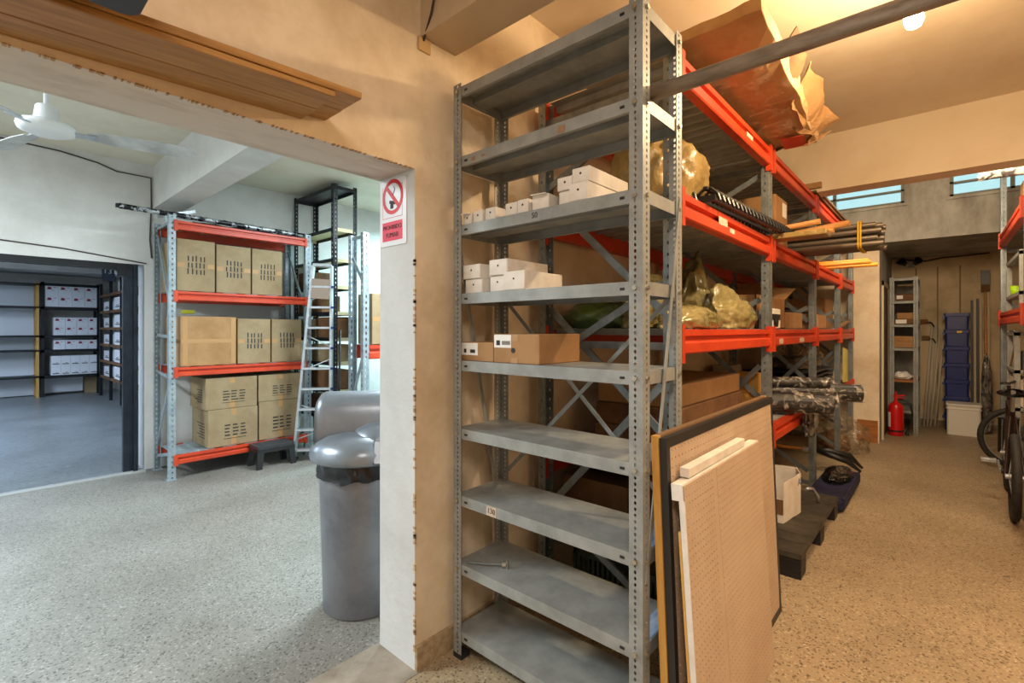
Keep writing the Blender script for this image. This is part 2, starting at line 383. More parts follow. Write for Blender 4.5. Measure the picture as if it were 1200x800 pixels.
for k, (a, b) in enumerate(((.36, 1.6), (-1.35, -.06))):
    m = MB(); t = .035
    m.box(7.80, a, Wz0, 7.86, b, Wz0+t); m.box(7.80, a, Wz1-t, 7.86, b, Wz1)
    for y in (a, b-t, (a+b)/2+.1): m.box(7.80, y, Wz0, 7.86, y+t, Wz1)
    for z in (Wz0+.16, Wz0+.33): m.box(7.80, a, z, 7.86, b, z+.022)
    w = struct(m.build('window_%d' % (k+1), mat('grey_window_frame', (120, 122, 110), .6)), 'high strip window above the alcove, %s' % ('nearer the orange rack' if k == 0 else 'on the right'))
    m = MB(); m.box(7.826, a+.01, Wz0+.01, 7.832, b-.01, Wz1-.01); m.build('window_pane', glassm, w)
    m = MB(); m.box(7.75, a-.03, Wz0-.03, 7.80, b+.03, Wz0+.002); m.build('window_sill', conc, w)
# baseboard on pillar
m = MB(); m.box(1.269, 1.668, 0, 2.0, 1.683, .105); struct(m.build('baseboard_middle', mat('terrazzo_skirting', (178, 156, 124), .6, col2=(150, 126, 94), scale=40)))
m = MB(); m.box(-.9, 6.10, 0, 1.22, 6.2, .012); struct(m.build('trim_6', mat('steel_threshold', (150, 150, 146), .5)), 'worn threshold strip')
# steel door frame in far opening
d = thing('steel_door_frame', 'black steel door frame standing in the far doorway', 'door frame', (1.1, 6.2, 0)); d['kind'] = 'structure'; del d['category']; d.name = 'door_1'
m = MB(); m.box(1.05, 6.20, .012, 1.16, 6.26, 2.06); m.box(1.13, 6.16, .012, 1.165, 6.3, 2.12); m.build('door_post', mat('blue_black_steel', (46, 54, 66), .35, .5, col2=(30, 36, 46), scale=6), d, True)
m = MB(); m.box(-.9, 6.2, 2.06, 1.15, 6.30, 2.124); m.build('door_head', blackm, d, True)
m = MB(); m.box(1.0, 6.18, 2.0, 1.08, 6.27, 2.075); m.build('door_catch', blackm, d, True)

# ------------------------------------------------------------------ near grey shelving
def perforated_post(x, y, h, sx, sy, w=.048, pitch=.0205, hole=(.0045, .0065)):
    # L angle with its corner at x,y; flanges run towards +sx and +sy
    m = MB(); n = round(h/pitch)
    m.holes((x, y, 0), (0, sy, 0), (0, 0, 1), w, h, 1, n, hole[0], hole[1], (0.002, 0))
    m.holes((x, y, 0), (sx, 0, 0), (0, 0, 1), w, h, 1, n, hole[0], hole[1], (0.002, 0))
    return m
SX0, SX1, SY0, SY1 = 1.445, 1.755, .722, 1.632
sh = thing('storage_shelving', 'tall grey perforated steel shelving with nine shelves beside the doorway pillar', 'shelving', ((SX0+SX1)/2, (SY0+SY1)/2, 0))
for x, y, a, b in ((SX0, SY0, 1, 1), (SX0, SY1, 1, -1), (SX1, SY0, -1, 1), (SX1, SY1, -1, -1)):
    perforated_post(x, y, 2.54, a, b).build('post', steel, sh, True, solid=.0025, weld=True)
    m = MB(); m.box(min(x-.002*a, x+.05*a), min(y-.002*b, y+.05*b), 0, max(x-.002*a, x+.05*a), max(y-.002*b, y+.05*b), .022)
    m.build('post_foot', blackp, sh, True)
SHZ = [2.526, 2.217, 1.915, 1.613, 1.318, 1.018, .722, .421, .124]
for z in SHZ:
    m = MB(); e = .0035
    x0, x1, y0, y1 = SX0+e, SX1-e, SY0+e, SY1-e; lip = .045; t = .0022
    m.box(x0, y0, z-t, x1, y1, z)
    m.box(x0, y0, z-lip, x0+t, y1, z-t); m.box(x1-t, y0, z-lip, x1, y1, z-t)
    m.box(x0, y0, z-lip, x1, y0+t, z-t); m.box(x0, y1-t, z-lip, x1, y1, z-t)
    m.box(x0+t, y0+t, z-lip, x0+.016, y1-t, z-lip+t); m.box(x1-.016, y0+t, z-lip, x1-t, y1-t, z-lip+t)
    m.box((x0+x1)/2-.045, y0+t, z-.028, (x0+x1)/2+.045, y1-t, z-t)     # stiffening rib under the tray
    s = m.build('shelf', steel, sh, True)
    m = MB()
    for y in (SY0+.026, SY1-.026):
        m.cyl((SX0-.009, y, z-.022), (SX0+.008, y, z-.022), .008, n=8)
    for x in (SX0+.026, SX1-.026):
        m.cyl((x, SY0-.009, z-.022), (x, SY0+.008, z-.022), .008, n=8)
    m.build('bolt', bolt_m, s)
    m = MB()
    for y in (SY0+.075, SY1-.075): m.box(SX0+.0005, y-.008, z-.027, SX0+.0036, y+.008, z-.019)
    m.build('slot', blackp, s)
for s in [o for o in C.objects if o.parent == sh and o.name.startswith('shelf')]:
    for c in [o for o in C.objects if o.parent == s]:
        c.data.transform(Matrix.Translation(-Vector(sh.location)))
m = MB(); m.bar((1.735, SY0-.004, 1.93), (1.462, SY0-.004, .63), .018, .004, (1, 0, 0)); m.build('side_brace', steel, sh, True)
m = MB(); m.bar((1.735, SY1+.004, .63), (1.462, SY1+.004, 1.93), .018, .004, (1, 0, 0)); m.build('side_brace', steel, sh, True)
m = MB(); m.bar((SX1+.006, SY1-.02, .75), (SX1+.006, SY0+.02, 1.6), .018, .003, (0, 1, 0)); m.build('rear_brace', steel, sh, True)
m = MB(); m.bar((SX1+.010, SY0+.02, .75), (SX1+.010, SY1-.02, 1.6), .018, .003, (0, 1, 0)); m.build('rear_brace', steel, sh, True)
# stickers and handwriting on shelf lips
stk = mat('worn_paper_sticker', (206, 190, 168), .8, col2=(170, 150, 130), scale=60)
m = MB(); m.box(SX0+.0015, 1.375, .722-.043, SX0+.0034, 1.43, .722-.004); so = m.build('sticker', stk, sh, True)
t = text_mesh('sticker_number', '130', .03, ink, sh, (SX0+.0010, 1.402, .699), (0, -1, 0), (0, 0, 1)); t.parent = so
text_mesh('handwriting', '50', .03, ink, sh, (SX0+.0028, 1.172, 1.893), (0, -1, 0), (0, 0, 1))
m = MB(); m.box(SX0+.0015, 1.50, 2.217-.034, SX0+.0032, 1.52, 2.217-.018); m.box(SX0+.0015, 1.44, 2.217-.030, SX0+.0032, 1.46, 2.217-.022)
m.box(SX0+.0015, 1.03, 2.217-.04, SX0+.0032, 1.06, 2.217-.015); m.build('rust_mark', mat('rust', (150, 116, 84), .9), sh, True)
# tie rod left on the eighth shelf
r = thing('threaded_hook', 'small threaded rod with a wing nut resting on an empty lower shelf', 'rod', (1.5, 1.45, .421))
m = MB(); m.path([(1.47, 1.575, .425), (1.50, 1.5, .431), (1.55, 1.42, .437)], .003, 6); m.build('rod', steel_d, r, True)
m = MB(); m.cyl((1.545, 1.43, .436), (1.555, 1.415, .437), .013, n=10); m.box(1.549, 1.404, .4215, 1.556, 1.411, .458); m.build('wing_nut', bolt_m, r, True)

# ------------------------------------------------------------------ pallet racks
def conn(m, beam, root):
    bmesh.ops.translate(m.bm, verts=m.bm.verts, vec=-Vector(root.location)); m.build('connector', orange, beam)
def beam_poly(y, z, h, d):       # front at y, d>0 grows backwards
    k = [(.006, 0), (0, .06), (0, .44), (.006, .50), (.024, .54), (.024, .70), (.004, .74), (.004, 1)]
    return [(y+a*(1 if d > 0 else -1), z+b*h) for a, b in k]+[(y+d, z+h), (y+d, z)]
def corr(x0, x1, y0, y1, z, p=.10, h=.022):
    m = MB(); n = max(2, round((x1-x0)/p)); w = (x1-x0)/n; pts = []
    for i in range(n):
        a = x0+i*w
        pts += [(a, z), (a+w*.55, z), (a+w*.65, z-h), (a+w*.9, z-h)]
    pts.append((x1, z))
    lo = [(u, v-.003) for u, v in pts]
    V = []
    for (u, v) in pts: V.append((m.bm.verts.new((u, y0, v)), m.bm.verts.new((u, y1, v))))
    for a, b in zip(V, V[1:]): m.bm.faces.new((a[0], b[0], b[1], a[1]))
    return m
def slot_upright(x0, x1, y, h, sy, mt, root, pitch=.05, hole=(.007, .011), depth=.045):
    # C upright: pierced face at y, two flanges going back by depth*sy
    m = MB(); n = round(h/pitch)
    m.holes((x0, y, 0), (1, 0, 0), (0, 0, 1), x1-x0, h, 1, n, hole[0], hole[1])
    m.holes((x0, y, 0), (0, sy, 0), (0, 0, 1), depth, h, 1, n, hole[0]*.7, hole[1]*.7)
    m.holes((x1, y, 0), (0, sy, 0), (0, 0, 1), depth, h, 1, n, hole[0]*.7, hole[1]*.7)
    o = m.build('upright', mt, root, True, solid=.003, weld=True)
    q = MB(); q.box(x0-.015, min(y-.01*sy, y+(depth+.01)*sy), 0, x1+.015, max(y-.01*sy, y+(depth+.01)*sy), .008); q.build('foot_plate', mt, root, True)
RF, RB = .87, 1.61
UX = [(2.025, 2.095), (3.555, 3.645), (5.10, 5.19), (6.50, 6.59), (7.56, 7.65)]
LV = [.80, 1.456, 2.062, 2.662]
rk = thing('pallet_rack', 'long orange beam pallet rack with corrugated decks running down the aisle', 'rack', (4.8, 1.24, 0))
for i, (a, b) in enumerate(UX):
    slot_upright(a, b, RF, 2.66, 1, steel_d, rk); slot_upright(a, b, RB, 2.66, -1, steel_d, rk)
    c = (a+b)/2
    for (y0, z0, y1, z1) in ((.93, 1.53, 1.56, 2.14), (.93, 1.66, 1.56, 1.30), (.93, 1.21, 1.56, .52), (.93, .98, 1.56, 1.56), (.93, .15, 1.56, .52), (.93, 2.5, 1.56, 2.2)):
        m = MB(); m.bar((c+(.01 if z1 > z0 else -.01), y0, z0), (c+(.01 if z1 > z0 else -.01), y1, z1), .035, .012, (0, 0, 1)); m.build('brace', steel_d, rk, True)
    for z in (.1, 1.43, 2.6):
        m = MB(); m.bar((c, RF+.03, z-.05), (c, RB-.03, z-.05), .035, .014); m.build('cross_member', steel_d, rk, True)
beam_obj = None
for i in range(4):
    a = UX[i][1]; b = UX[i+1][0]
    for z in LV:
        if z < 1 and i == 0: pass
        for (y, d) in ((RF-.015, .05), (RB+.015, -.05)):
            m = MB(); m.prism(beam_poly(y, z-.112, .112, d), a+.002, b-.002)
            bo = m.build('beam', orange, rk, True)
            m = MB()
            for x, s in ((a, -1), (b, 1)):
                q = sorted((y-.006*(1 if d > 0 else -1), y+.03*(1 if d > 0 else -1)))
                m.box(min(x, x+.012*s)-.012, q[0], z-.15, max(x, x+.012*s)+.012, q[1], z+.02)
            bo.location = (0, 0, 0); conn(m, bo, rk)
        corr(a-.02, b+.02, RF+.035, RB-.035, z+.002, .102, .03).build('deck', deck_m, rk, True, solid=.002)
# worn labels on beams
m = MB()
for x0, x1, z0, z1 in ((2.55, 2.68, 1.995, 2.035), (2.72, 2.80, 1.975, 2.0)): m.box(x0, RF-.0165, z0, x1, RF-.0140, z1)
for x0, x1 in ((3.78, 3.88), (4.42, 4.58)): m.box(x0, RF-.0165, 1.355, x1, RF-.014, 1.39)
m.box(3.02, RF-.0165, 2.585, 3.14, RF-.014, 2.61)
m.build('beam_label', stk, rk, True)

# ------------------------------------------------------------------ cartons
def carton(name, label, x0, y0, z0, x1, y1, z1, mt=card2, group=None, rz=0, tapes=('h',), marks=None, seed=0, cat='box', face='y'):
    # marks: list of faces ('y' front, 'x' left) carrying lines of print
    r = thing(name, label, cat, ((x0+x1)/2, (y0+y1)/2, z0), rz, group)
    w, d, h = x1-x0, y1-y0, z1-z0
    m = MB(); m.box(-w/2, -d/2, 0, w/2, d/2, h)
    if not tapes and not marks:
        bpy.data.objects.remove(r); o = m.build(name, mt, bevel=.006); tag(o, label, cat, group); o.location = ((x0+x1)/2, (y0+y1)/2, z0); return o
    b = m.build('carton_body', mt, r, bevel=.006)
    m = MB(); nt_ = False; tw = .024
    if 'h' in tapes: m.box(-w*.5+.01, -d/2-.0012, h*.5-tw, w*.5-.01, -d/2+.001, h*.5+tw); nt_ = True
    if 's' in tapes:
        m.box(-w*.5+.005, -d/2-.0012, h*.5-tw*.9, -w*.30, -d/2+.001, h*.5+tw*.9); m.box(w*.3, -d/2-.0012, h*.5-tw*.9, w*.5-.005, -d/2+.001, h*.5+tw*.9); nt_ = True
    if 'v' in tapes: m.box(-tw, -d/2-.0012, h*.04, tw, -d/2+.001, h*.25); m.box(-tw, -d/2-.0012, h*.82, tw, -d/2+.001, h-.006); m.box(-tw, -d/2, h-.001, tw, d/2, h+.0012); nt_ = True
    if 'e' in tapes: m.box(-w/2+.02, -d/2-.0012, .01, -w/2+.06, -d/2+.001, h-.01); m.box(w/2-.05, -d/2-.0012, .01, w/2-.01, -d/2+.001, h-.01); m.box(-w*.5+.01, -d/2-.0014, h*.5-.02, w*.5-.01, -d/2+.001, h*.5+.02); nt_ = True
    if nt_: m.build('tape', tape, r)
    else: m.bm.free()
    if marks:
        rn = random.Random(seed); m = MB(); g = False
        for f in marks:
            if f == 'y':       # sideways block of text
                for i in range(5):
                    for j in range(3):
                        u = -w*.22+i*w*.105+rn.uniform(-.004, .004); v = h*.33+j*h*.125
                        m.box(u, -d/2-.0012, v, u+w*.035, -d/2+.0008, v+h*rn.uniform(.09, .115))
            if f == 'r':       # upright rows of text
                for i in range(4):
                    for j in range(3):
                        u = -w*.18+j*w*.16; v = h*.27+i*h*.09
                        m.box(u, -d/2-.0012, v, u+w*rn.uniform(.09, .14), -d/2+.0008, v+h*.035)
                m.box(-w*.2, -d/2-.0012, h*.19, w*.25, -d/2+.0008, h*.205)
            if f == 'x':
                m.build('printed_marks', ink, r); m = MB()
                for i in range(6): m.box(-w/2-.0012, -d*.3, h*.22+i*h*.075, -w/2+.0008, d*rn.uniform(-.02, .2), h*.245+i*h*.075)
        m.build('side_print' if 'x' in marks else 'printed_marks', ink, r)
    return r
# ------------------------------------------------------------------ white and brown boxes on the near shelving
def slim_box(label, y0, y1, z0, dep, hgt, x=1.462, mt=cardw, rz=0, group='slim white boxes on the grey shelving', flap=False, hole=True):
    r = thing('slim_box', label, 'box', (x+dep/2, (y0+y1)/2, z0), rz, group)
    w = y1-y0
    m = MB(); m.box(-dep/2, -w/2, 0, dep/2, w/2, hgt); m.build('box_body', mt, r, bevel=.002)
    m = MB(); m.box(-dep/2-.0016, -w/2+.003, hgt*.04, -dep/2-.0002, w/2-.004, hgt-.003)
    if flap: m.box(-dep/2-.02, -w/2+.004, hgt-.004, -dep/2, w/2-.004, hgt-.001)
    e = m.build('end_flap', mt, r)
    if hole:
        m = MB(); m.cyl((-dep/2-.0022, 0, hgt*.6), (-dep/2-.0010, 0, hgt*.6), .0045, n=10); m.build('finger_hole', ink, e)
    return r
z = 1.9155
slim_box('small white box lying at the pillar end of the third shelf', 1.535, 1.588, z, .22, .047, flap=True)
slim_box('small white box, second from the pillar on the third shelf', 1.466, 1.525, z, .22, .052)
slim_box('small white box, third from the pillar on the third shelf', 1.392, 1.450, z, .24, .052)
slim_box('white box at the left of the middle row on the third shelf', 1.273, 1.335, z, .27, .052)
slim_box('white box pressed between two others in the middle row on the third shelf', 1.215, 1.270, z, .27, .055)
slim_box('white box with its torn end hanging open on the third shelf', 1.130, 1.205, z, .27, .058, rz=.10, flap=True, hole=False)
slim_box('white box at the bottom left of the stack on the third shelf', 1.018, 1.075, z, .27, .053, x=1.475, hole=False)
slim_box('white box at the front bottom of the stack on the third shelf', .935, 1.014, z, .28, .066, x=1.452)
slim_box('white box on the left upper side of the stack on the third shelf', 1.008, 1.078, z+.0535, .28, .050, x=1.468)
slim_box('topmost white box of the stack on the third shelf', .932, 1.006, z+.0665, .28, .054, x=1.460)
z = 1.6135
slim_box('white box at the bottom of the left pair on the fourth shelf', 1.478, 1.583, z, .24, .062, x=1.47)
slim_box('white box on top of the left pair on the fourth shelf', 1.483, 1.590, z+.0625, .24, .062, x=1.462)
slim_box('white box at the bottom of the middle pair on the fourth shelf', 1.345, 1.432, z, .26, .066, x=1.472)
slim_box('white box on top of the middle pair on the fourth shelf', 1.325, 1.428, z+.0665, .27, .066, x=1.462)
slim_box('white box standing alone in front on the fourth shelf, right of the two pairs', 1.226, 1.342, z, .25, .076, x=1.455)
z = 1.3185
r = thing('brown_box', 'small brown cardboard box with a shipping label on the fifth shelf beside the pillar', 'box', (1.58, 1.505, z), 0)
m = MB(); m.box(1.465, 1.408, z, 1.70, 1.608, z+.082); m.build('carton_body', card, r, True, bevel=.003)
m = MB(); m.box(1.4635, 1.50, z+.025, 1.4655, 1.60, z+.078); l = m.build('shipping_label', paper, r, True)
m = MB(); m.box(1.4625, 1.515, z+.035, 1.4640, 1.545, z+.05); m.box(1.4625, 1.57, z+.035, 1.4640, 1.585, z+.052); q = m.build('barcode', ink, r, True); q.parent = l
r = thing('brown_box', 'large brown cardboard box with a white shipping label on the fifth shelf', 'box', (1.6, 1.28, z), 0)
m = MB(); m.box(1.462, 1.160, z, 1.742, 1.402, z+.118); m.build('carton_body', card, r, True, bevel=.004)
m = MB(); m.box(1.4605, 1.305, z+.062, 1.4625, 1.398, z+.115); l = m.build('shipping_label', paper, r, True)
m = MB(); m.box(1.4595, 1.365, z+.072, 1.4610, 1.385, z+.092)
for i in range(9): m.box(1.4595, 1.31+i*.005, z+.074, 1.4610, 1.3125+i*.005, z+.090)
q = m.build('barcode', ink, r, True); q.parent = l
m = MB(); m.cyl((1.4605, 1.293, z+.052), (1.4622, 1.293, z+.052), .011, n=14); m.build('hand_hole', ink, r, True)
m = MB(); m.box(1.4608, 1.268, z+.001, 1.4622, 1.304, z+.022); m.box(1.4608, 1.268, z+.09, 1.4622, 1.304, z+.117); m.build('tape', tape, r, True)
# cards on the lower shelves' right end
bluepaper = mat('blue_leaflet', (120, 150, 190), .4, col2=(190, 205, 220), scale=4, stretch=(1, 6, 1))
for z, lb in ((.7225, 'blue printed sheet lying at the right end of the seventh shelf'), (.4215, 'blue printed sheet lying at the right end of the eighth shelf')):
    m = MB(); m.box(1.52, .73, z, 1.745, .79, z+.003); tag(m.build('printed_sheet', bluepaper), lb, 'sheet', 'blue printed sheets')

# ------------------------------------------------------------------ pipe, planks, overhead case, bulb, cable, sign
m = MB(); m.cyl((1.525, .80, 2.243), (1.525, -2.19, 2.243), .0245, n=24)
tag(m.build('steel_pipe', pipem, smooth=False), 'worn steel pipe spanning the aisle from the top of the grey shelving', 'pipe')
for p in bpy.data.objects['steel_pipe'].data.polygons: p.use_smooth = len(p.vertices) == 4
def board(label, x1, y0, y1, z0, z1):
    m = MB(); m.box(-1.2, y0, z0, x1, y1, z1)
    for v in m.bm.verts: v.co.z -= .045*(.86-v.co.x)       # the stack dips to the left
    return tag(m.build('wooden_board', pine, bevel=.003), label, 'board', 'wooden boards stacked over the doorway')
board('lower wooden board against the wall above the doorway', .78, 1.567, 1.681, 2.195, 2.213)
board('lower wooden board at the outer edge above the doorway', .775, 1.437, 1.563, 2.195, 2.213)
board('upper wooden board against the wall above the doorway, reaching furthest right', .868, 1.562, 1.681, 2.214, 2.236)
board('upper wooden board with the orange lit front edge above the doorway', .866, 1.432, 1.558, 2.214, 2.236)
r = thing('wall_bracket', 'steel bracket carrying the wooden boards over the doorway', 'bracket', (-.7, 1.683, 2.0))
m = MB(); m.box(-.72, 1.44, 2.107, -.68, 1.683, 2.122); m.box(-.72, 1.668, 1.90, -.68, 1.683, 2.122); m.bar((-.7, 1.67, 1.92), (-.7, 1.47, 2.11), .03, .01); m.build('bracket_arm', blackm, r, True)
r = thing('hanging_case', 'dark grey plastic case with rounded corners hanging overhead in front of the boards', 'case', (-.12, 1.0, 2.16))
m = MB()
def rrect(x0, y0, x1, y1, q, n=6):
    P = []
    for cx, cy, a in ((x1-q, y1-q, 0), (x0+q, y1-q, 90), (x0+q, y0+q, 180), (x1-q, y0+q, 270)):
        for k in range(n+1):
            t = math.radians(a+90*k/n); P.append((cx+q*math.cos(t), cy+q*math.sin(t)))
    return P
m.prism(rrect(-.5, .62, .262, 1.385, .035), 2.165, 2.30, 'z'); m.build('case_body', darkp, r, True, bevel=.006)
for x in (-.4, .1):
    m = MB(); m.cyl((x, 1.0, 2.30), (x, 1.0, H), .008); m.build('hanger_rod', steel_d, r, True)
r = thing('light_bulb', 'glowing warm bulb under the aisle ceiling', 'lamp', (2.75, .095, 2.955))
m = MB(); m.lathe([(.055, 0), (.055, -.02), (.03, -.035), (.024, -.085), (.02, -.09)], (2.75, .095, 2.955), 20); m.cyl((2.75, .095, 2.955), (2.75, .095, H), .006); m.build('lamp_holder', whitep, r, True)
m = MB(); m.lathe([(.014, -.085), (.02, -.10), (.034, -.13), (.036, -.15), (.026, -.175), (.008, -.185)], (2.75, .095, 2.955), 20)
bulb_m = emis('lit_bulb', (255, 226, 180), 40); bo = m.build('bulb_glass', bulb_m, r, True, smooth=True)
r = thing('cable_stub', 'dark cable running down the ceiling beam to a small junction plate', 'cable', (1.285, 1.67, 2.72))
m = MB(); m.path([(1.293, 1.55, 3.16), (1.292, 1.555, 2.92), (1.292, 1.60, 2.78), (1.31, 1.676, 2.70)], .005, 6); m.build('cable_run', cablem, r, True)
m = MB(); m.box(1.285, 1.674, 2.655, 1.35, 1.6825, 2.715); m.build('junction_plate', mat('plaster_plate', (196, 160, 110), .8), r, True, bevel=.003)
# no smoking sign on the pillar end
sg = thing('no_smoking_sign', 'white no smoking sign on the pillar end', 'sign', (1.268, 1.85, 2.0))
m = MB(); m.box(1.2645, 1.738, 1.83, 1.2685, 1.935, 2.125); m.build('sign_plate', mat('glossy_white_sign', (228, 226, 228), .25), sg, True)
def disc_ring(m, cy, cz, ro, ri, x, n=40):
    V = []
    for k in range(n):
        t = 2*PI*k/n
        V.append((m.bm.verts.new((x, cy+ro*math.cos(t), cz+ro*math.sin(t))), m.bm.verts.new((x, cy+ri*math.cos(t), cz+ri*math.sin(t)))))
    for k in range(n):
        a = V[k]; b = V[(k+1) % n]; m.bm.faces.new((a[0], b[0], b[1], a[1]))
cy, cz = 1.837, 2.048
m = MB()
m.bar((1.2638, cy+.025, cz-.02), (1.2638, cy-.02, cz-.03), .001, .014, (1, 0, 0)); m.box(1.2635, cy-.005, cz-.052, 1.2644, cy+.018, cz-.022)
m.path([(1.264, cy-.012, cz-.01), (1.264, cy-.002, cz+.012), (1.264, cy-.016, cz+.03), (1.264, cy-.008, cz+.045)], .0018, 5)
m.build('cigarette_mark', ink, sg, True)
m = MB(); disc_ring(m, cy, cz, .078, .061, 1.2632); m.bar((1.2630, cy+.048, cz+.048), (1.2630, cy-.048, cz-.048), .0006, .017, (1, 0, 0)); m.build('prohibition_ring', signred, sg, True, solid=.0006)
m = MB(); m.box(1.2638, 1.765, 1.955, 1.2646, 1.915, 1.957); m.box(1.2638, 1.765, 1.955, 1.2646, 1.7662, 2.10); m.box(1.2638, 1.9138, 1.955, 1.2646, 1.915, 2.10); m.build('sign_border', pinkred, sg, True)
m = MB(); m.box(1.2632, 1.765, 1.853, 1.2646, 1.915, 1.938); rp = m.build('red_panel', pinkred, sg, True)
t = text_mesh('sign_lettering', 'PROHIBIDO', .0268, ink, sg, (1.2626, 1.840, 1.912), (0, -1, 0), (0, 0, 1)); t.parent = rp
t = text_mesh('sign_lettering', 'FUMAR', .030, ink, sg, (1.2626, 1.840, 1.877), (0, -1, 0), (0, 0, 1)); t.parent = rp
m = MB()
for y in (1.742, 1.931): 
    for z in (1.834, 2.121): m.cyl((1.2636, y, z), (1.2646, y, z), .0025, n=8)
m.build('sign_fixing', bolt_m, sg, True)

# ------------------------------------------------------------------ leaning panels
def leaning(name, label, x0, x1, yb, zt, yt, cat='panel', z0=.002):
    # local frame: X along, Z up the panel, -Y towards the aisle; front face lies at y=0
    a = math.atan2(yt-yb, zt)
    r = thing(name, label, cat, (x0, yb, z0)); r.rotation_euler = (-a, 0, 0); return r, x1-x0, zt/math.cos(a)
r, w, hh = leaning('framed_peg_board', 'large black framed peg board leaning on the orange rack behind a smaller one', 1.50, 2.80, .622, 1.10, .668)
m = MB(); m.holes((.03, .004, .03), (1, 0, 0), (0, 0, 1), w-.06, hh-.06, 44, 36, .0034, .0034); m.build('peg_panel', peg, r, solid=.003)
m = MB()
m.box(0, 0, 0, w, .024, .032); m.box(0, 0, hh-.032, w, .024, hh); m.box(0, 0, .032, .026, .024, hh-.032); m.box(w-.03, .001, .032, w-.001, .024, hh-.032)
m.build('black_frame', mat('black_frame_paint', (38, 36, 34), .5), r)
r, w, hh = leaning('wooden_framed_board', 'varnished wooden frame board at the very back of the leaning panels', 1.495, 2.79, .648, 1.105, .694)
m = MB(); m.box(0, 0, 0, .022, .024, hh); m.box(w-.022, 0, 0, w, .024, hh); m.build('frame_stile', pine2, r)
m = MB(); m.box(.022, 0, 0, w-.022, .024, .03); m.box(.022, 0, hh-.03, w-.022, .024, hh); m.build('frame_rail', mat('brown_frame_wood', (120, 92, 62), .6), r)
m = MB(); m.box(.02, .009, .03, w-.02, .013, hh-.03); m.build('backing_board', card3, r)
r, w, hh = leaning('white_peg_board', 'white edged peg board leaning in front of the black framed board', 1.50, 2.335, .548, .962, .612)
m = MB(); m.holes((.004, 0, .004), (1, 0, 0), (0, 0, 1), w*.30, hh-.008, 11, 40, .0032, .0032); m.build('peg_panel', pegf, r, solid=.004, offset=0)
m = MB(); m.holes((w*.35, 0, .004), (1, 0, 0), (0, 0, 1), w*.65-.004, hh-.008, 23, 40, .0028, .0028); m.build('peg_panel', pegf, r, solid=.004, offset=0)
m = MB(); m.box(w*.30, -.001, .004, w*.355, .003, hh-.004); m.build('centre_band', pegf, r)
m = MB(); m.box(0, .003, hh-.052, w, .040, hh); m.build('top_rail', cardw, r)
m = MB(); m.box(0, -.001, 0, .006, .017, hh-.052); m.box(0, .0, 0, w, .015, .006); m.box(w-.006, -.001, 0, w, .015, hh-.052); m.build('edge_strip', cardw, r)
m = MB(); m.box(0, .018, .2, .03, .026, hh-.15); m.build('back_batten', pine2, r)
m = MB(); m.box(1.575, .622, .9665, 2.17, .654, .998); tag(m.build('white_bar', cardw, bevel=.002), 'short white square bar resting on top of the front peg board', 'bar')

# ------------------------------------------------------------------ things on the orange rack
def put(o, label, cat, loc, rz=0, group=None, rot=None):
    tag(o, label, cat, group); o.location = loc; o.rotation_euler = rot or (0, 0, rz); return o
def bag(name, label, mt, loc, s, seed, rz=0, amp=.22, fr=1.7, fine=.07, group=None, cat='bag', **k):
    return put(blob(*s, seed, amp, fr, fine, **k).build(name, mt, smooth=True), label, cat, loc, rz, group)
# top level: big battered carton wrapped in film, boards
r = thing('battered_carton', 'large flattened cardboard carton in torn film overhanging the top of the orange rack', 'box', (2.95, .9, 2.665))
def crum(p, s, a=.02): return p+Vector((noise.noise(p*6+Vector((s, 0, 0))), noise.noise(p*6+Vector((0, s, 0))), noise.noise(p*6+Vector((0, 0, s)))))*a
def patch(m, a, b, c, d, s, n=10, amp=.025):
    a, b, c, d = map(Vector, (a, b, c, d))
    m.grid(lambda u, v: crum((a*(1-u)+b*u)*(1-v)+(d*(1-u)+c*u)*v, s, amp), n, n)
m = MB(); A, Bq, Cq, D = (2.16, .555, 2.765), (3.74, .635, 2.705), (3.72, 1.42, 2.705), (2.16, 1.42, 2.745)
up = lambda p, z, dy=0: (p[0], p[1]+dy, p[2]+z)
patch(m, A, Bq, Cq, D, 1, 14, .018); patch(m, up(A, .05), up(Bq, .12), up(Cq, .12), up(D, .05), 1, 14, .018)
patch(m, A, Bq, up(Bq, .12, -.03), up(A, .05), 1, 14, .018); patch(m, D, Cq, up(Cq, .12), up(D, .05), 1, 14, .018)
patch(m, A, D, up(D, .05), up(A, .05), 1, 14, .018); patch(m, Bq, Cq, up(Cq, .12), up(Bq, .12, -.03), 1, 14, .018)
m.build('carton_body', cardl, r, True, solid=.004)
m = MB(); patch(m, (3.05, .62, 2.715), (3.45, .64, 2.70), (3.40, .52, 2.86), (3.0, .53, 2.89), 9, 8, .05); m.build('carton_flap', card, r, True, solid=.005)
m = MB(); patch(m, (3.40, .66, 2.70), (3.72, .66, 2.69), (3.76, .53, 2.82), (3.42, .54, 2.88), 4, 8, .06); m.build('carton_flap', card, r, True, solid=.005)
m = MB(); patch(m, (3.66, .62, 2.685), (3.74, 1.1, 2.69), (3.92, 1.05, 2.80), (3.84, .56, 2.80), 7, 8, .05); m.build('carton_flap', card, r, True, solid=.005)
m = MB(); patch(m, (2.60, .60, 2.745), (2.95, .60, 2.73), (2.92, .535, 2.86), (2.62, .535, 2.88), 13, 8, .05); m.build('carton_flap', card3, r, True, solid=.005)
m = MB(); patch(m, (2.45, .56, 2.742), (3.72, .60, 2.69), (3.70, .95, 2.675), (2.5, .95, 2.71), 1, 26, .03); m.build('film_wrap', clearw, r, True, smooth=True)
m = MB(); patch(m, (3.52, .66, 2.682), (3.70, .67, 2.677), (3.68, .80, 2.675), (3.50, .78, 2.68), 5, 6, .015); m.build('orange_mark', orange, r, True, solid=.002)
m = MB(); m.box(5.0, .84, 2.672, 6.9, 1.2, 2.690); tag(m.build('wooden_sheet', card3), 'long brown sheet lying on the far top deck of the orange rack', 'board')
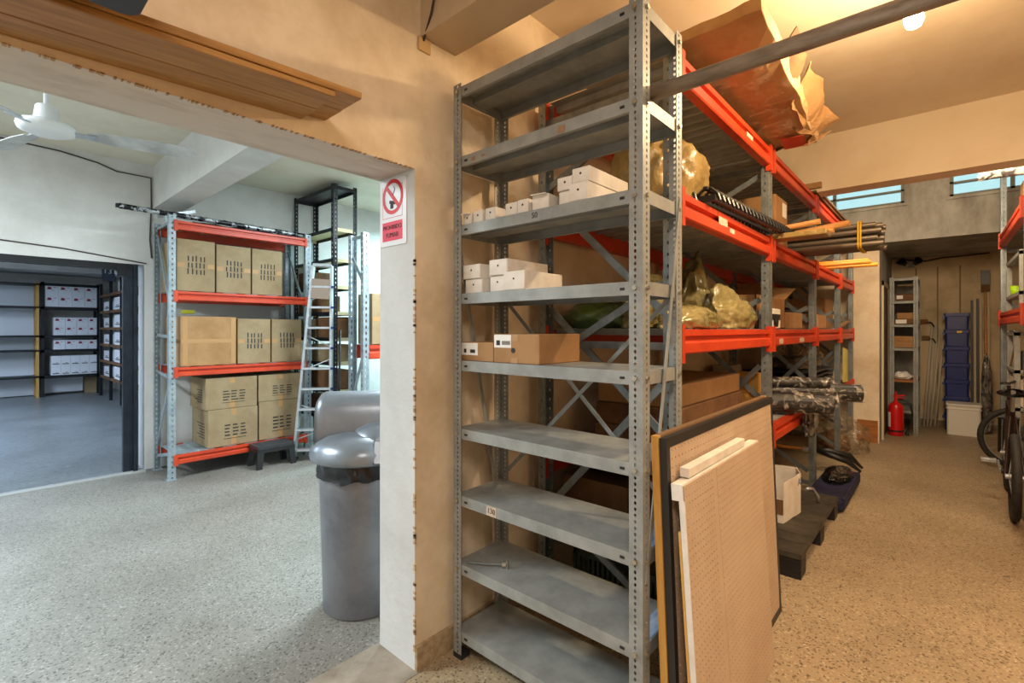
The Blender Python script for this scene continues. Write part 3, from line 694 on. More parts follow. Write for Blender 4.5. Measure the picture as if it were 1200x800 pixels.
m = MB(); m.box(5.05, .82, 2.691, 6.8, 1.1, 2.708); tag(m.build('dark_sheet', mat('grey_brown_sheet', (112, 96, 72), .6)), 'dark thin sheet on top of the brown sheet on the rack top', 'board')
m = MB(); m.box(5.0, .80, 2.709, 5.4, 1.0, 2.76); tag(m.build('flat_carton', card, bevel=.004), 'flat carton on the end of the dark sheet on the rack top', 'box')
# second level
z = 2.068
o = bag('crumpled_bag', 'big tan crumpled plastic bag on the second level behind the near shelving', bagt, (2.40, 1.13, z), (.29, .23, .27), 3, amp=.25, fr=1.6, fine=.11, power=.85, tips=((.2, -.3, 1, .25), (1, -.4, -.2, .3)))
def comb(label, x0, y0, x1, y1, z0, n, fin=.075, dz=0):
    r = thing('ribbed_plastic_strip', label, 'strip', ((x0+x1)/2, (y0+y1)/2, z0), 0, 'black ribbed strips on the second rack level')
    a = Vector((x0, y0, z0+.02)); b = Vector((x1, y1, z0+.02+dz)); d = (b-a).normalized(); u = Vector((0, 0, 1)); k = d.cross(u).normalized()
    m = MB(); m.bar(a-k*.03, b-k*.03, .016, .02); m.bar(a+k*.03, b+k*.03, .016, .02); m.bar(a+u*fin, b+u*fin, .014, .02)
    for i in range(n):
        p = a+(b-a)*((i+.5)/n)
        m.path([p-k*.085-u*.015, p-k*.06+u*fin*.4, p-k*.02+u*fin, p+k*.02+u*fin, p+k*.05+u*fin*.4, p+k*.06-u*.01], .0085, 6)
    m.build('ribs', blackp, r, True)
    m = MB()
    for p in (a, b): m.bar(p-k*.05, p+k*.05, .03, .012)
    m.build('end_clip', blackp, r, True); return r
comb('black ribbed plastic strip at the front of the second rack level', 2.40, .87, 3.95, .83, z+.005, 24, fin=.055, dz=.02)
comb('black ribbed plastic strip laid behind the front one on the second rack level', 2.35, .965, 3.6, .93, z, 20)
comb('black ribbed plastic strip at the back, stood higher on the second rack level', 2.6, 1.09, 3.45, 1.05, z, 12, .12)
carton('open_carton', 'tall brown carton with a white label standing on the second level of the orange rack', 4.0, .93, z, 4.36, 1.25, z+.40, card, tapes=(), seed=1)
m = MB(); m.box(4.2, .9275, 2.33, 4.32, .9305, 2.44); l = m.build('label_sheet', paper); l.parent = bpy.data.objects['open_carton']; l.data.transform(Matrix.Translation(-Vector(l.parent.location)))
def poles(name, lst, mt, group, cat='pole'):
    for lb, p0, p1, rr in lst:
        r = MB().cyl(p0, p1, rr, n=14).build(name, mt); tag(r, lb, cat, group)
        for p in r.data.polygons: p.use_smooth = len(p.vertices) == 4
poles('wooden_pole', [
 ('round wooden pole sticking furthest out over the aisle from the second rack level', (4.28, 1.56, 2.13), (4.12, .49, 2.205), .021),
 ('round wooden pole with a drilled end under the longer pole on the second rack level', (4.02, 1.56, 2.10), (3.96, .56, 2.140), .022),
 ('round wooden pole lying on top of the drilled pole beside the brown carton', (3.93, 1.56, 2.14), (3.83, .62, 2.185), .019)], polew, 'wooden poles on the second rack level')
m = MB(); m.box(3.62, .55, 2.064, 3.78, 1.5, 2.10); tag(m.build('wrapped_board', bagt, bevel=.008), 'narrow board wrapped in paper poking out below the wooden poles', 'board')
rb = thing('tube_bundle', 'bundle of thin steel tubes with a yellow tie projecting over the aisle', 'tubes', (4.63, .9, 2.1))
k = 0
for j in range(4):
    for i in range(6 if j % 2 == 0 else 5):
        y = .325+.012*((i*7+j*3) % 5); x = 4.46+i*.056+(j % 2)*.028; zz = 2.094+j*.047
        m = MB(); m.cyl((x, 1.55, zz), (x, y, zz), .022, n=10); o = m.build('tube', mat('dull_steel_tube', (120, 112, 102), .35, .6) if k == 0 else tube_m, rb, True, smooth=False)
        if k == 0: tube_m = o.data.materials[0]
        k += 1
m = MB(); pts = rrect(4.43, 2.066, 4.795, 2.265, .03); inn = [(4.61+(u-4.61)*.97, 2.165+(v-2.165)*.95) for u, v in pts]
m.path([(u, .46, v) for u, v in pts], .006, 6, True); m.path([(u, .475, v) for u, v in pts], .006, 6, True); m.build('yellow_tie', mat('yellow_tie', (224, 180, 40), .5), rb, True)
poles('orange_rod', [('thin orange rod sticking out below the steel tubes', (5.62, 1.5, 2.085), (5.58, .50, 2.085), .018),
  ('second thin orange rod, lying nearer the end of the rack', (5.86, 1.5, 2.085), (5.84, .47, 2.085), .018),
  ('thin orange rod laid on top of the other two', (5.74, 1.5, 2.118), (5.70, .53, 2.118), .016)], mat('orange_rod_paint', (222, 142, 40), .45), 'orange rods below the tube bundle')
carton('small_carton', 'small carton at the far end of the second rack level', 6.7, .95, z, 7.3, 1.3, z+.2, card, tapes=())
# third level
z = 1.463
G = 'plastic bags on the third rack level'
bag('plastic_bag', 'greenish plastic bag lying flat at the front edge of the third rack level', bagm, (2.50, .975, z), (.36, .085, .085), 8, amp=.2, fine=.07, group=G, tips=((1, 0, .1, .25),))
bag('plastic_bag', 'long olive plastic bag slanting up towards the right on the third rack level', bagm, (2.48, 1.17, z), (.36, .095, .20), 5, rz=.12, amp=.25, fine=.10, group=G, tips=((1, 0, .6, .55), (-1, 0, .2, .05)))
bag('plastic_bag', 'upright plastic bag with a tall raised corner on the third rack level', bagm, (3.16, 1.22, z), (.22, .12, .25), 12, rz=.3, amp=.25, fine=.13, group=G, tips=((.15, 0, 1, .75), (-.6, 0, .8, .3)), power=.9)
bag('plastic_bag', 'small plastic bag slumping down next to the second rack upright', bagm, (3.18, 1.0, z), (.26, .09, .15), 17, rz=-.15, amp=.25, fine=.12, group=G, tips=((-.5, 0, 1, .5), (1, 0, -.2, .1)))
bag('green_bag', 'long dark green plastic bag deep on the third rack level behind the shelving', bagg, (2.36, 1.36, z), (.27, .22, .13), 21, amp=.2, fine=.05)
def open_box(name, label, x0, y0, z0, x1, y1, z1, mt, flap=True, cat='box'):
    r = thing(name, label, cat, ((x0+x1)/2, (y0+y1)/2, z0)); t = .006
    m = MB(); m.box(x0, y0, z0, x1, y1, z0+t); m.box(x0, y0, z0, x0+t, y1, z1); m.box(x1-t, y0, z0, x1, y1, z1); m.box(x0, y0, z0, x1, y0+t, z1); m.box(x0, y1-t, z0, x1, y1, z1); m.build('carton_body', mt, r, True)
    if flap:
        m = MB(); m.bar((x1-.01, (y0+y1)/2, z1), (x1+.20, (y0+y1)/2-.05, z1+.12), y1-y0, .006, (0, 1, 0)); m.build('carton_flap', mt, r, True)
        m = MB(); m.bar(((x0+x1)/2, y1, z1), ((x0+x1)/2, y1+.12, z1+.05), x1-x0, .006, (1, 0, 0)); m.build('carton_flap', mt, r, True)
    return r
open_box('open_carton', 'open brown carton with one flap raised on the third rack level', 3.68, .98, z, 4.5, 1.45, z+.24, card)
r = thing('small_machine', 'small white and black machine beside the second upright on the third rack level', 'machine', (3.80, .93, z))
m = MB(); m.box(3.70, .88, z, 3.92, .97, z+.14); m.build('machine_case', whitep, r, True, bevel=.008)
m = MB(); m.box(3.66, .872, z+.06, 3.88, .885, z+.10); m.cyl((3.75, .872, z+.04), (3.75, .86, z+.04), .03); m.build('machine_panel', blackp, r, True)
open_box('open_carton', 'low open carton with black cables behind the third rack upright', 5.22, .93, z, 6.1, 1.33, z+.14, card, flap=False)
m = MB(); rn = random.Random(2); pts = [(5.62+.34*math.cos(t*.9)+rn.uniform(-.03, .03), 1.12+.13*math.sin(t*.9), z+.05+.006*t) for t in range(26)]
m.path(pts, .012, 6); tag(m.build('cable_coil', blackp, smooth=True), 'coil of black cable heaped in the low open carton', 'cable')
carton('large_carton', 'large plain brown carton standing deep on the third rack level', 5.3, 1.37, z, 6.45, 1.56, z+.46, card, tapes=())
carton('large_carton', 'plain brown carton near the end of the third rack level', 6.66, 1.05, z, 7.35, 1.45, z+.36, card, tapes=())
m = MB(); m.bar((6.65, .92, z+.015), (7.5, .90, z+.10), .05, .014, (0, 1, 0)); tag(m.build('pale_plank', card), 'narrow pale slat lying by the last upright on the third rack level', 'slat')
# fourth level
z = .807
for i, (a, lb) in enumerate(((0, 'long flat brown carton at the bottom of the pile on the fourth rack level'), (1, 'long flat brown carton in the middle of the pile on the fourth rack level'), (2, 'long flat brown carton on top of the pile on the fourth rack level'))):
    carton('long_carton', lb, 2.40+.02*i, 1.0+.015*i, z+a*.118, 3.5-.01*i, 1.5, z+a*.118+.116, card3 if i != 2 else card, 'long flat cartons on the fourth rack level', tapes=())
bag('blue_cloth', 'dark blue cloth bundle on the fourth rack level behind the panels', bluef, (2.27, .98, z), (.13, .09, .10), 31, amp=.3, cat='cloth')
carton('yellowed_carton', 'yellowish carton beside the second upright on the fourth rack level', 3.66, .95, z, 3.76, 1.25, z+.20, mat('yellow_carton', (206, 150, 66), .7), tapes=())
carton('yellowed_carton', 'yellowish carton stacked on top beside the second upright on the fourth level', 3.66, .96, z+.202, 3.80, 1.22, z+.34, mat('yellow_carton_top', (212, 158, 72), .7), tapes=())
# wrapped bundles poking out
def wrapped(label, p0, p1, rr, seed, grp='black rolls wrapped in film'):
    p0 = Vector(p0); p1 = Vector(p1)
    r = thing('wrapped_roll', label, 'roll', tuple((p0+p1)/2), 0, grp)
    m = MB(); m.cyl(p0, p1, rr*.93, n=20); m.build('roll_core', blackp, r, True, smooth=False)
    d = (p1-p0).normalized(); a = d.orthogonal().normalized(); b = d.cross(a); m = MB()
    def f(u, v):
        t = 2*PI*v; p = p0+(p1-p0)*(u*1.06-.03); q = a*math.cos(t)+b*math.sin(t)
        k = rr*(1.02+.10*noise.noise(Vector((u*9+seed, 2*math.cos(t), 2*math.sin(t))))+.05*noise.noise(Vector((u*30, 5*math.cos(t), 5*math.sin(t)+seed))))
        return p+q*k
    m.grid(f, 44, 28); m.build('film_wrap', rollf, r, True, smooth=True, weld=True); return r
wrapped('thick black roll wrapped in shiny film lying nearest on the fourth rack level', (3.95, 1.40, z+.10), (4.28, .62, z+.10), .088, 1)
wrapped('black roll wrapped in shiny film poking out furthest from the fourth rack level', (4.55, 1.40, z+.11), (5.0, .52, z+.11), .078, 2)
wrapped('thin roll in shiny film lying on top of the thick roll on the fourth level', (3.98, 1.40, z+.235), (4.42, .66, z+.235), .045, 3)
m = blob(.09, .05, .16, 41, .4, 2, .12, flat=.8); put(m.build('film_scrap', foil, smooth=True), 'scrap of shiny film hanging below the wrapped rolls', 'film', (4.50, .80, .60))
for i in range(6):
    m = MB(); m.box(5.25, .93, z+i*.043, 6.35, 1.5, z+i*.043+.012); m.box(5.23, .91, z+i*.043+.012, 6.37, 1.52, z+i*.043+.030)
    tag(m.build('black_tray', blackp, bevel=.004), 'black plastic tray, %s of the stack of six on the fourth rack level' % ['lowest', 'second', 'third', 'fourth', 'fifth', 'topmost'][i], 'tray', 'stacked black trays')
bag('film_bundle', 'domed bundle in clear film on the black trays', clearh, (5.8, 1.2, z+.262), (.45, .24, .26), 51, amp=.2, fine=.1, cat='bundle')
m = MB(); m.box(5.5, 1.1, z+.262, 6.1, 1.35, z+.36); tag(m.build('grey_case', darkp, bevel=.01), 'dark case inside the clear film bundle', 'case')
carton('flat_carton', 'flat brown carton lying beside the open flapped one on the third level', 4.56, .95, 1.463, 5.02, 1.4, 1.60, card, tapes=())
carton('pale_box', 'small pale box on the fourth level behind the third upright', 4.55, 1.45, z+.16, 4.95, 1.58, z+.32, mat('pale_box_card', (150, 140, 120), .7), tapes=())
carton('carton_under', 'low dark carton under the pale box on the fourth rack level', 4.5, 1.43, z, 5.0, 1.6, z+.155, card3, tapes=())
m = MB(); rn = random.Random(5); m.grid(lambda u, v: Vector((7.0+.42*u, .90-.03*math.sin(u*5), z+.015+.42*v*(1-.3*u*v))), 8, 8); tag(m.build('yellow_sheet', mat('yellow_sheet', (206, 190, 110), .6), solid=.006), 'pale yellow sheet standing at the far end of the fourth rack level', 'sheet')
bag('grey_bundle', 'grey bundle at the far end of the fourth rack level', mat('grey_film', (150, 142, 128), .3), (7.2, 1.25, z), (.3, .2, .22), 55, cat='bundle')
# floor under the rack: pallet, bucket box, dolly, tools, bag
r = thing('plastic_pallet', 'black plastic pallet on the floor under the orange rack', 'pallet', (3.84, 1.0, 0))
px0, px1, py0, py1 = 3.21, 4.52, .612, 1.30
dm = mat('dusty_black_plastic', (50, 46, 40), .65, col2=(84, 76, 62), scale=7, lo=.4, hi=.75)
m = MB(); m.prism([(px0, py0), (px1, py0), (px1, py1), (3.67, py1), (3.67, .855), (px0, .855)], .118, .15, 'z')
for i in range(9): m.box(px0+.02+i*.146, py0+.02, .15, px0+.10+i*.146, .845, .153)
m.build('pallet_deck', dm, r, True, bevel=.004)
for x, y in ((px0, py0), (px0+.60, py0), (px1-.14, py0), (px0+.60, py1-.12), (px1-.14, py1-.12)):
    m = MB(); m.box(x+.003, y+.003, 0, x+.137, y+.117, .119)
    for q in range(4): m.box(x+.001, y+.001, .02+q*.025, x+.139, y+.119, .026+q*.025)
    m.build('pallet_foot', blackp, r, True)
r = thing('white_carton', 'torn open white cardboard box standing on the black pallet', 'box', (3.82, .95, .15))
m = MB(); W0 = []
prof = [(3.64, .80), (3.95, .76), (4.02, .80), (4.02, 1.1), (3.64, 1.14)]
def wall(m, a, b, z0, z1, z2): m.prism([(0, 0), (1, 0), (1, 1), (0, 1)], 0, 1) if 0 else m.grid(lambda u, v: Vector((a[0]+(b[0]-a[0])*u, a[1]+(b[1]-a[1])*u, z0+((z1+(z2-z1)*u)-z0)*v+.008*noise.noise(Vector((u*3, v*3, a[0]))))), 6, 6)
for (a, b, z1, z2) in ((prof[0], prof[1], .42, .43), (prof[1], prof[2], .43, .45), (prof[2], prof[3], .45, .44), (prof[3], prof[4], .44, .43), (prof[4], prof[0], .43, .30)): wall(m, a, b, .156, z1, z2)
m.bm.faces.new([m.bm.verts.new((x, y, .157)) for x, y in prof])
m.build('carton_body', cardw, r, True, solid=.006)
m = MB(); m.bar((3.636, .80, .26), (3.634, .95, .26), .10, .003); m.build('torn_hole', card3, r, True)
t = text_mesh('printed_letters', 'AS', .07, inkb, r, (3.93, .7585, .375), (1, -.13, 0), (0, 0, 1))
m = blob(.12, .10, .07, 61, .4); put(m.build('crumpled_paper', paper, smooth=True), 'crumpled white paper inside the torn white box', 'paper', (3.80, .96, .159))
m = MB(); m.path([(4.05, .74, .30), (4.15, .72, .28), (4.24, .70, .20), (4.25, .70, .162)], .012, 8); tag(m.build('metal_handle', alu, smooth=True), 'bent shiny metal handle on the pallet beside the white box', 'handle bar')
r = thing('fabric_case', 'flat dark blue fabric case on the floor past the black pallet', 'case', (5.0, .7, 0))
m = MB(); m.prism(rrect(4.58, .58, 5.62, .855, .04), .012, .105, 'z'); m.build('case_body', bluef, r, True, bevel=.02)
m = MB(); m.path([(4.60, .592, .107), (5.58, .592, .107)], .012, 8); m.build('case_piping', bluef, r, True)
m = MB()
for x in (4.7, 5.5):
    for y in (.64, .80): m.cyl((x, y, 0), (x, y, .013), .03)
m.build('case_foot', blackp, r, True)
r = thing('garden_tool', 'wooden handled tool with a black forked head poking out past the blue case', 'tool', (5.9, 1.0, .19))
m = MB(); m.cyl((5.86, 1.55, .19), (5.90, 1.10, .19), .017); m.build('tool_handle', polew, r, True)
m = MB(); m.cyl((5.90, 1.11, .19), (5.91, .99, .19), .024); m.build('tool_socket', alu, r, True)
m = MB(); m.path([(5.91, 1.0, .19), (5.93, .9, .20), (6.05, .72, .15), (6.12, .62, .03)], [.022, .03, .032, .012], 8); m.path([(5.91, .99, .19), (5.85, .88, .18), (5.92, .72, .12), (5.98, .62, .025)], [.02, .03, .03, .012], 8); m.build('tool_head', blackp, r, True, smooth=True)
bag('black_bundle', 'black crumpled bundle lying on the blue case', linerm, (5.30, .72, .106), (.30, .11, .05), 71, cat='bundle')
bag('film_bag', 'clear film bag heaped on the floor at the end of the orange rack', clearh, (7.06, .94, .0), (.33, .30, .30), 75, amp=.35, fine=.12)
bag('brown_parcel', 'brown parcel inside the clear film bag on the floor', card3, (7.06, 1.0, .0), (.2, .17, .17), 76, amp=.15, cat='parcel')
r = thing('storage_crate', 'dark green slatted plastic crate on the floor under the rack behind the shelving', 'crate', (2.35, 1.2, 0))
m = MB(); m.box(2.12, .98, 0, 2.85, 1.45, .012); m.box(2.12, .98, .28, 2.85, .995, .31); m.box(2.12, 1.435, .28, 2.85, 1.45, .31); m.box(2.12, .98, .28, 2.135, 1.45, .31); m.box(2.835, .98, .28, 2.85, 1.45, .31); m.build('crate_rim', greenc, r, True)
m = MB()
for i in range(26): m.box(2.12+i*.0285, .982, .012, 2.135+i*.0285, .99, .29); m.box(2.12+i*.0285, 1.44, .012, 2.135+i*.0285, 1.448, .29)
for i in range(17): m.box(2.122, .985+i*.0285, .012, 2.13, 1.0+i*.0285, .29)
m.build('crate_slats', greenc, r, True)
carton('dark_carton', 'big dark brown carton at the back of the rack behind the empty grey shelves', 2.20, 1.18, .32, 3.2, 1.58, .66, card3, tapes=())

# ------------------------------------------------------------------ middle room
bn = thing('waste_bin', 'tall silver waste bin with a hooded lid and black liner beside the pillar', 'bin', (1.416, 2.334, 0))
m = MB(); m.lathe([(.192, 0), (.20, .01), (.222, .74), (.222, .745), (.214, .745), (.2, .5), (.19, .02)], n=48); m.build('bin_body', binm, bn, smooth=True)
m = MB()
def lf(u, v):
    t = 2*PI*u; zz = .80-.10*v+.022*noise.noise(Vector((3*math.cos(t), 3*math.sin(t), 0)))*v
    r_ = .222+.012*v+.018*noise.noise(Vector((5*math.cos(t), 5*math.sin(t), v*2)))*v+.028*max(0, noise.noise(Vector((2*math.cos(t)+4, 2*math.sin(t), 1))))*v
    return Vector((r_*math.cos(t), r_*math.sin(t), zz))
m.grid(lf, 72, 8); m.build('bin_liner', linerm, bn, smooth=True, weld=True)
m = MB(); m.lathe([(.238, .775), (.262, .785), (.268, .805), (.262, .835), (.235, .875), (.18, .905), (.10, .922), (.01, .928)], n=56); ld = m.build('bin_lid', binlid, bn, smooth=True)
# hood: a rounded tunnel across the lid, its axis roughly along the room's view-right
a_h = math.radians(-20)
m = MB(); n = 22
def hood(u, v):
    s = -.235+.47*u; e = 1-max(0, (abs(u-.5)*2-.82)/.18)**2*.35       # rounded ends
    t = PI*v; yy = .125*math.cos(t); zz = .86+(.13*e+.13)*math.sin(t)**.62
    if abs(math.cos(t)) > .995: zz = .84
    return Vector((s*(1 if abs(yy) < .2 else 1), yy*(1+.0*e), zz))
m.grid(hood, n, 24)
bm = m.bm; bm.verts.ensure_lookup_table()
m.build('lid_hood', binlid, ld, smooth=True)
hd = ld.children[0] if ld.children else [o for o in C.objects if o.parent == ld][0]
hd.rotation_euler = (0, 0, math.radians(-36)); hd.location = (.03, .045, 0)
bmx = bmesh.new(); bmx.from_mesh(hd.data); bmesh.ops.holes_fill(bmx, edges=bmx.edges, sides=0); bmx.to_mesh(hd.data); bmx.free()
for p in hd.data.polygons: p.use_smooth = len(p.vertices) <= 4
m = MB(); m.lathe([(.155, .80), (.15, .88), (.115, .935), (.06, .962), (.006, .97)], (.045, -.085, 0), 32); m.build('lid_swell', binlid, ld, smooth=True)
m = MB(); m.box(-.06, -.012, -.06, .10, .012, .06); m.box(-.06, -.012, .045, .10, .06, .06); m.box(-.06, -.012, -.06, -.05, .07, .06); fl = m.build('lid_flap', binlid, ld, bevel=.006); fl.location = (-.03, -.262, .845); fl.rotation_euler = (math.radians(-24), 0, math.radians(-36))

rl = thing('carton_rack', 'orange and blue-grey pallet rack of cartons against the back wall of the middle room', 'rack', (2.0, 5.83, 0))
LX = [(1.288, 1.343), (2.622, 2.688)]
LZ = [.236, 1.086, 1.828, 2.512]
for a, b in LX:
    slot_upright(a, b, 5.547, 2.56, 1, steel_b, rl, .05, (.007, .012), .05); slot_upright(a, b, 6.13, 2.56, -1, steel_b, rl, .05, (.007, .012), .05)
    c = (a+b)/2
    for y0, z0, y1, z1 in ((5.59, 1.62, 6.09, 2.42), (5.59, .98, 6.09, 1.02), (5.60, 1.0, 6.09, .30), (5.59, .25, 6.09, .15), (5.59, 1.38, 6.09, 1.40)):
        m = MB(); m.bar((c, y0, z0), (c, y1, z1), .03, .012); m.build('brace', steel_b, rl, True)
    m = MB(); m.bar((c, 5.58, 2.50), (c, 6.10, 2.50), .03, .012); m.build('cross_member', steel_b, rl, True)
for z in LZ:
    for y, d in ((5.535, .045), (6.142, -.045)):
        m = MB(); m.prism(beam_poly(y, z-.088, .088, d), LX[0][1], LX[1][0]); bo = m.build('beam', orange, rl, True)
        m = MB(); q = sorted((y-.005*(1 if d > 0 else -1), y+.02*(1 if d > 0 else -1)))
        for x in (LX[0][1], LX[1][0]): m.box(x-.014, q[0], z-.10, x+.014, q[1], z+.006)
        conn(m, bo, rl)
    corr(LX[0][1], LX[1][0], 5.57, 6.11, z+.004, .2, .012).build('deck', deck_m if z > 2 else steel_b, rl, True, solid=.003)
B = 'cartons on the left room rack'
carton('carton', 'left carton on the top loaded shelf of the carton rack', 1.352, 5.56, 1.834, 1.685, 6.08, 2.345, card2, B, tapes=('s',), marks=('y',), seed=1)
carton('carton', 'middle carton on the top loaded shelf of the carton rack', 1.70, 5.565, 1.834, 2.03, 6.08, 2.33, card2, B, tapes=('s',), marks=('y',), seed=2)
carton('carton', 'right carton on the top loaded shelf of the carton rack', 2.045, 5.57, 1.834, 2.365, 6.08, 2.33, card2, B, tapes=('s',), marks=('y',), seed=3)
carton('carton', 'large carton with plain taped front on the middle shelf of the carton rack', 1.385, 5.56, 1.092, 1.885, 6.08, 1.585, card, B, tapes=('e',), seed=4)
carton('carton', 'printed carton beside the large plain one on the middle shelf of the carton rack', 1.90, 5.565, 1.092, 2.235, 6.08, 1.57, card2, B, tapes=('s',), marks=('y',), seed=5)
carton('carton', 'printed carton at the right end of the middle shelf of the carton rack', 2.25, 5.57, 1.092, 2.585, 6.08, 1.57, card2, B, tapes=('s',), marks=('y',), seed=6)
carton('carton', 'lower left carton on the bottom shelf of the carton rack', 1.627, 5.575, .243, 2.105, 6.1, .628, card2, B, tapes=('v',), marks=('r', 'x'), seed=7)
carton('carton', 'upper left carton on the bottom shelf of the carton rack', 1.607, 5.58, .630, 2.10, 6.1, .955, card2, B, tapes=('v',), marks=('r', 'x'), seed=8)
carton('carton', 'lower right carton on the bottom shelf of the carton rack, behind the stool', 2.12, 5.58, .243, 2.58, 6.1, .66, card2, B, tapes=('v',), marks=('r',), seed=9)
carton('carton', 'upper right carton on the bottom shelf of the carton rack', 2.115, 5.58, .662, 2.585, 6.1, .955, card2, B, tapes=('v',), marks=('r',), seed=10)
m = MB(); m.grid(lambda u, v: Vector((1.39+.45*u, 5.6+.4*v, 1.59+.012*noise.noise(Vector((u*6, v*6, 0)))+.012)), 14, 10); tag(m.build('film_sheet', clearb, smooth=True), 'sheet of clear film on top of the large plain carton', 'film')
m = MB(); m.box(1.50, 5.9, 1.6215, 1.60, 6.0, 1.66); tag(m.build('yellow_block', mat('yellow_green_plastic', (190, 190, 30), .5), bevel=.004), 'small yellow-green block on the large plain carton', 'block')
# things on top of that rack
r = thing('wrapped_profile', 'long dark profile wrapped in silver film lying on top of the carton rack', 'profile', (1.75, 5.7, 2.56))
m = MB(); m.bar((.905, 5.66, 2.594), (2.72, 5.72, 2.575), .035, .035); m.build('profile_core', blackm, r, True)
m = MB()
def pf(u, v):
    t = 2*PI*v; k = .026*(1+.22*noise.noise(Vector((u*40, 2*math.cos(t), 2*math.sin(t)))))
    return Vector((.93+1.76*u, 5.661+.058*u+k*math.cos(t), 2.594-.018*u+k*math.sin(t)))
m.grid(pf, 120, 14); m.build('film_wrap', foilw, r, True, smooth=True, weld=True)
for i, (lb, x0, z0, x1, z1, y) in enumerate((('steel strip slanting up under the beam on the carton rack', 1.25, 2.57, 1.60, 2.70, 5.8), ('short steel strip crossing on the carton rack top', 1.33, 2.57, 1.50, 2.66, 5.9))):
    m = MB(); m.bar((x0, y, z0), (x1, y+.1, z1), .03, .02); tag(m.build('steel_strip', alu), lb, 'strip')
m = MB(); m.grid(lambda u, v: Vector((1.5+1.1*u, 5.6+.42*v, 2.535+.02*noise.noise(Vector((u*9, v*5, 2))))), 30, 10); tag(m.build('film_sheet', foil, smooth=True), 'crinkled silver film spread over the carton rack top', 'film')
# step stool
st = thing('step_stool', 'low black plastic step stool in front of the carton rack', 'stool', (2.19, 5.42, 0))
m = MB(); m.prism(rrect(-.19, -.13, .19, .13, .03), .205, .235, 'z')
for i in range(6): m.box(-.16, -.105+i*.036, .235, .16, -.09+i*.036, .239)
m.build('stool_top', darkp, st, bevel=.005)
for sx in (-1, 1):
    for sy in (-1, 1):
        m = MB(); b = [(sx*.205, sy*.14), (sx*.15, sy*.14), (sx*.15, sy*.105), (sx*.205, sy*.105)]; t = [(sx*.188, sy*.128), (sx*.12, sy*.128), (sx*.12, sy*.10), (sx*.188, sy*.10)]
        A = [m.bm.verts.new((*p, 0)) for p in b]; T = [m.bm.verts.new((*p, .206)) for p in t]
        for k in range(4): m.bm.faces.new((A[k], A[(k+1) % 4], T[(k+1) % 4], T[k]))
        m.bm.faces.new(A); m.bm.faces.new(T); m.build('leg', blackp, st, bevel=.003)
m = MB(); m.box(-.19, -.13, .165, .19, -.118, .205); m.box(-.19, .118, .165, .19, .13, .205); m.box(-.19, -.12, .165, -.178, .12, .205); m.box(.178, -.12, .165, .19, .12, .205); m.build('apron', blackp, st)
# ladder
la = thing('step_ladder', 'folded aluminium step ladder standing in front of the carton rack end', 'ladder', (2.6, 5.3, 0))
FL, FR, TL, TR = Vector((2.40, 5.37, 0)), Vector((2.70, 5.12, 0)), Vector((2.53, 5.17, 2.16)), Vector((2.69, 5.07, 2.16))
for a, b in ((FL, TL), (FR, TR)):
    m = MB(); m.bar(a, b, .055, .025, (b-a).cross(FR-FL)); m.build('front_rail', alu, la, True)
dn = Vector((.64, .77, 0)).normalized()
for k in range(9):
    t = (k+.55)/9.6; p = FL.lerp(TL, t); q = FR.lerp(TR, t); m = MB(); m.bar(p, q, .075, .022, dn); m.build('tread', alu, la, True)
for a, b in ((FL+dn*.06, TL+dn*.03), (FR+dn*.06, TR+dn*.03)):
    m = MB(); m.bar(a, b, .035, .022, dn); m.build('rear_rail', alu, la, True)
for k in range(5):
    t = (k+.6)/5.6; a = (FL+dn*.06).lerp(TL+dn*.03, t); b = (FR+dn*.06).lerp(TR+dn*.03, t-.06 if k % 2 else t+.06); m = MB(); m.bar(a, b, .022, .01, dn); m.build('rear_strut', alu, la, True)
m = MB(); p = FL.lerp(TL, .83); q = FR.lerp(TR, .83); p2 = FL.lerp(TL, .93); q2 = FR.lerp(TR, .93); M_ = (p+q)/2; M2 = (p2+q2)/2
m.bar(M_-dn*.03, M2-dn*.03, (q-p).length*.85, .012, q-p); m.build('tool_tray', mat('brown_ladder_plate', (130, 112, 98), .5), la, True)
m = MB(); m.bar(TL, TR, .14, .03, dn); m.build('top_cap', alu, la, True)
m = MB()
for a in (FL, FR, FL+dn*.06, FR+dn*.06): m.box(a.x-.03, a.y-.018, 0, a.x+.03, a.y+.018, .03)
m.build('rubber_foot', blackp, la, True)
m = MB()
for k in range(9):
    t = (k+.55)/9.6; q = FR.lerp(TR, t); m.box(q.x-.022, q.y-.04, q.z-.012, q.x+.006, q.y-.028, q.z+.012)
m.build('blue_clip', bluep, la, True)
# tall dark shelving
ts = thing('slotted_shelving', 'tall black slotted angle shelving with pale shelves reaching the middle room ceiling', 'shelving', (2.9, 5.65, 0))
TX0, TX1, TY0, TY1, TH = 2.765, 3.06, 5.17, 6.16, 3.12
for x, y, a, b in ((TX0, TY0, 1, 1), (TX0, TY1, 1, -1), (TX1, TY0, -1, 1), (TX1, TY1, -1, -1)):
    perforated_post(x, y, TH, a, b, .05, .05, (.007, .012)).build('post', blackm, ts, True, solid=.003, weld=True)
shelfp = mat('pale_shelf_underside', (196, 188, 150), .6)
for z in (3.10, 2.62, 2.27, 1.96, 1.66, 1.36, 1.08, .76, .45):
    m = MB(); m.box(TX0+.004, TY0+.004, z-.035, TX1-.004, TY1-.004, z-.033) if 0 else m.box(TX0+.004, TY0+.004, z-.004, TX1-.004, TY1-.004, z)
    m.box(TX0+.004, TY0+.004, z-.04, TX1-.004, TY0+.008, z-.004); m.box(TX0+.004, TY1-.008, z-.04, TX1-.004, TY1-.004, z-.004)
    s = m.build('shelf', shelfp if z < 3 else blackm, ts, True)
    m = MB(); m.box(TX0+.003, TY0+.003, z-.04, TX0+.007, TY1-.003, z); m.box(TX1-.007, TY0+.003, z-.04, TX1-.003, TY1-.003, z); m.build('shelf_lip', blackm, ts, True).parent = s
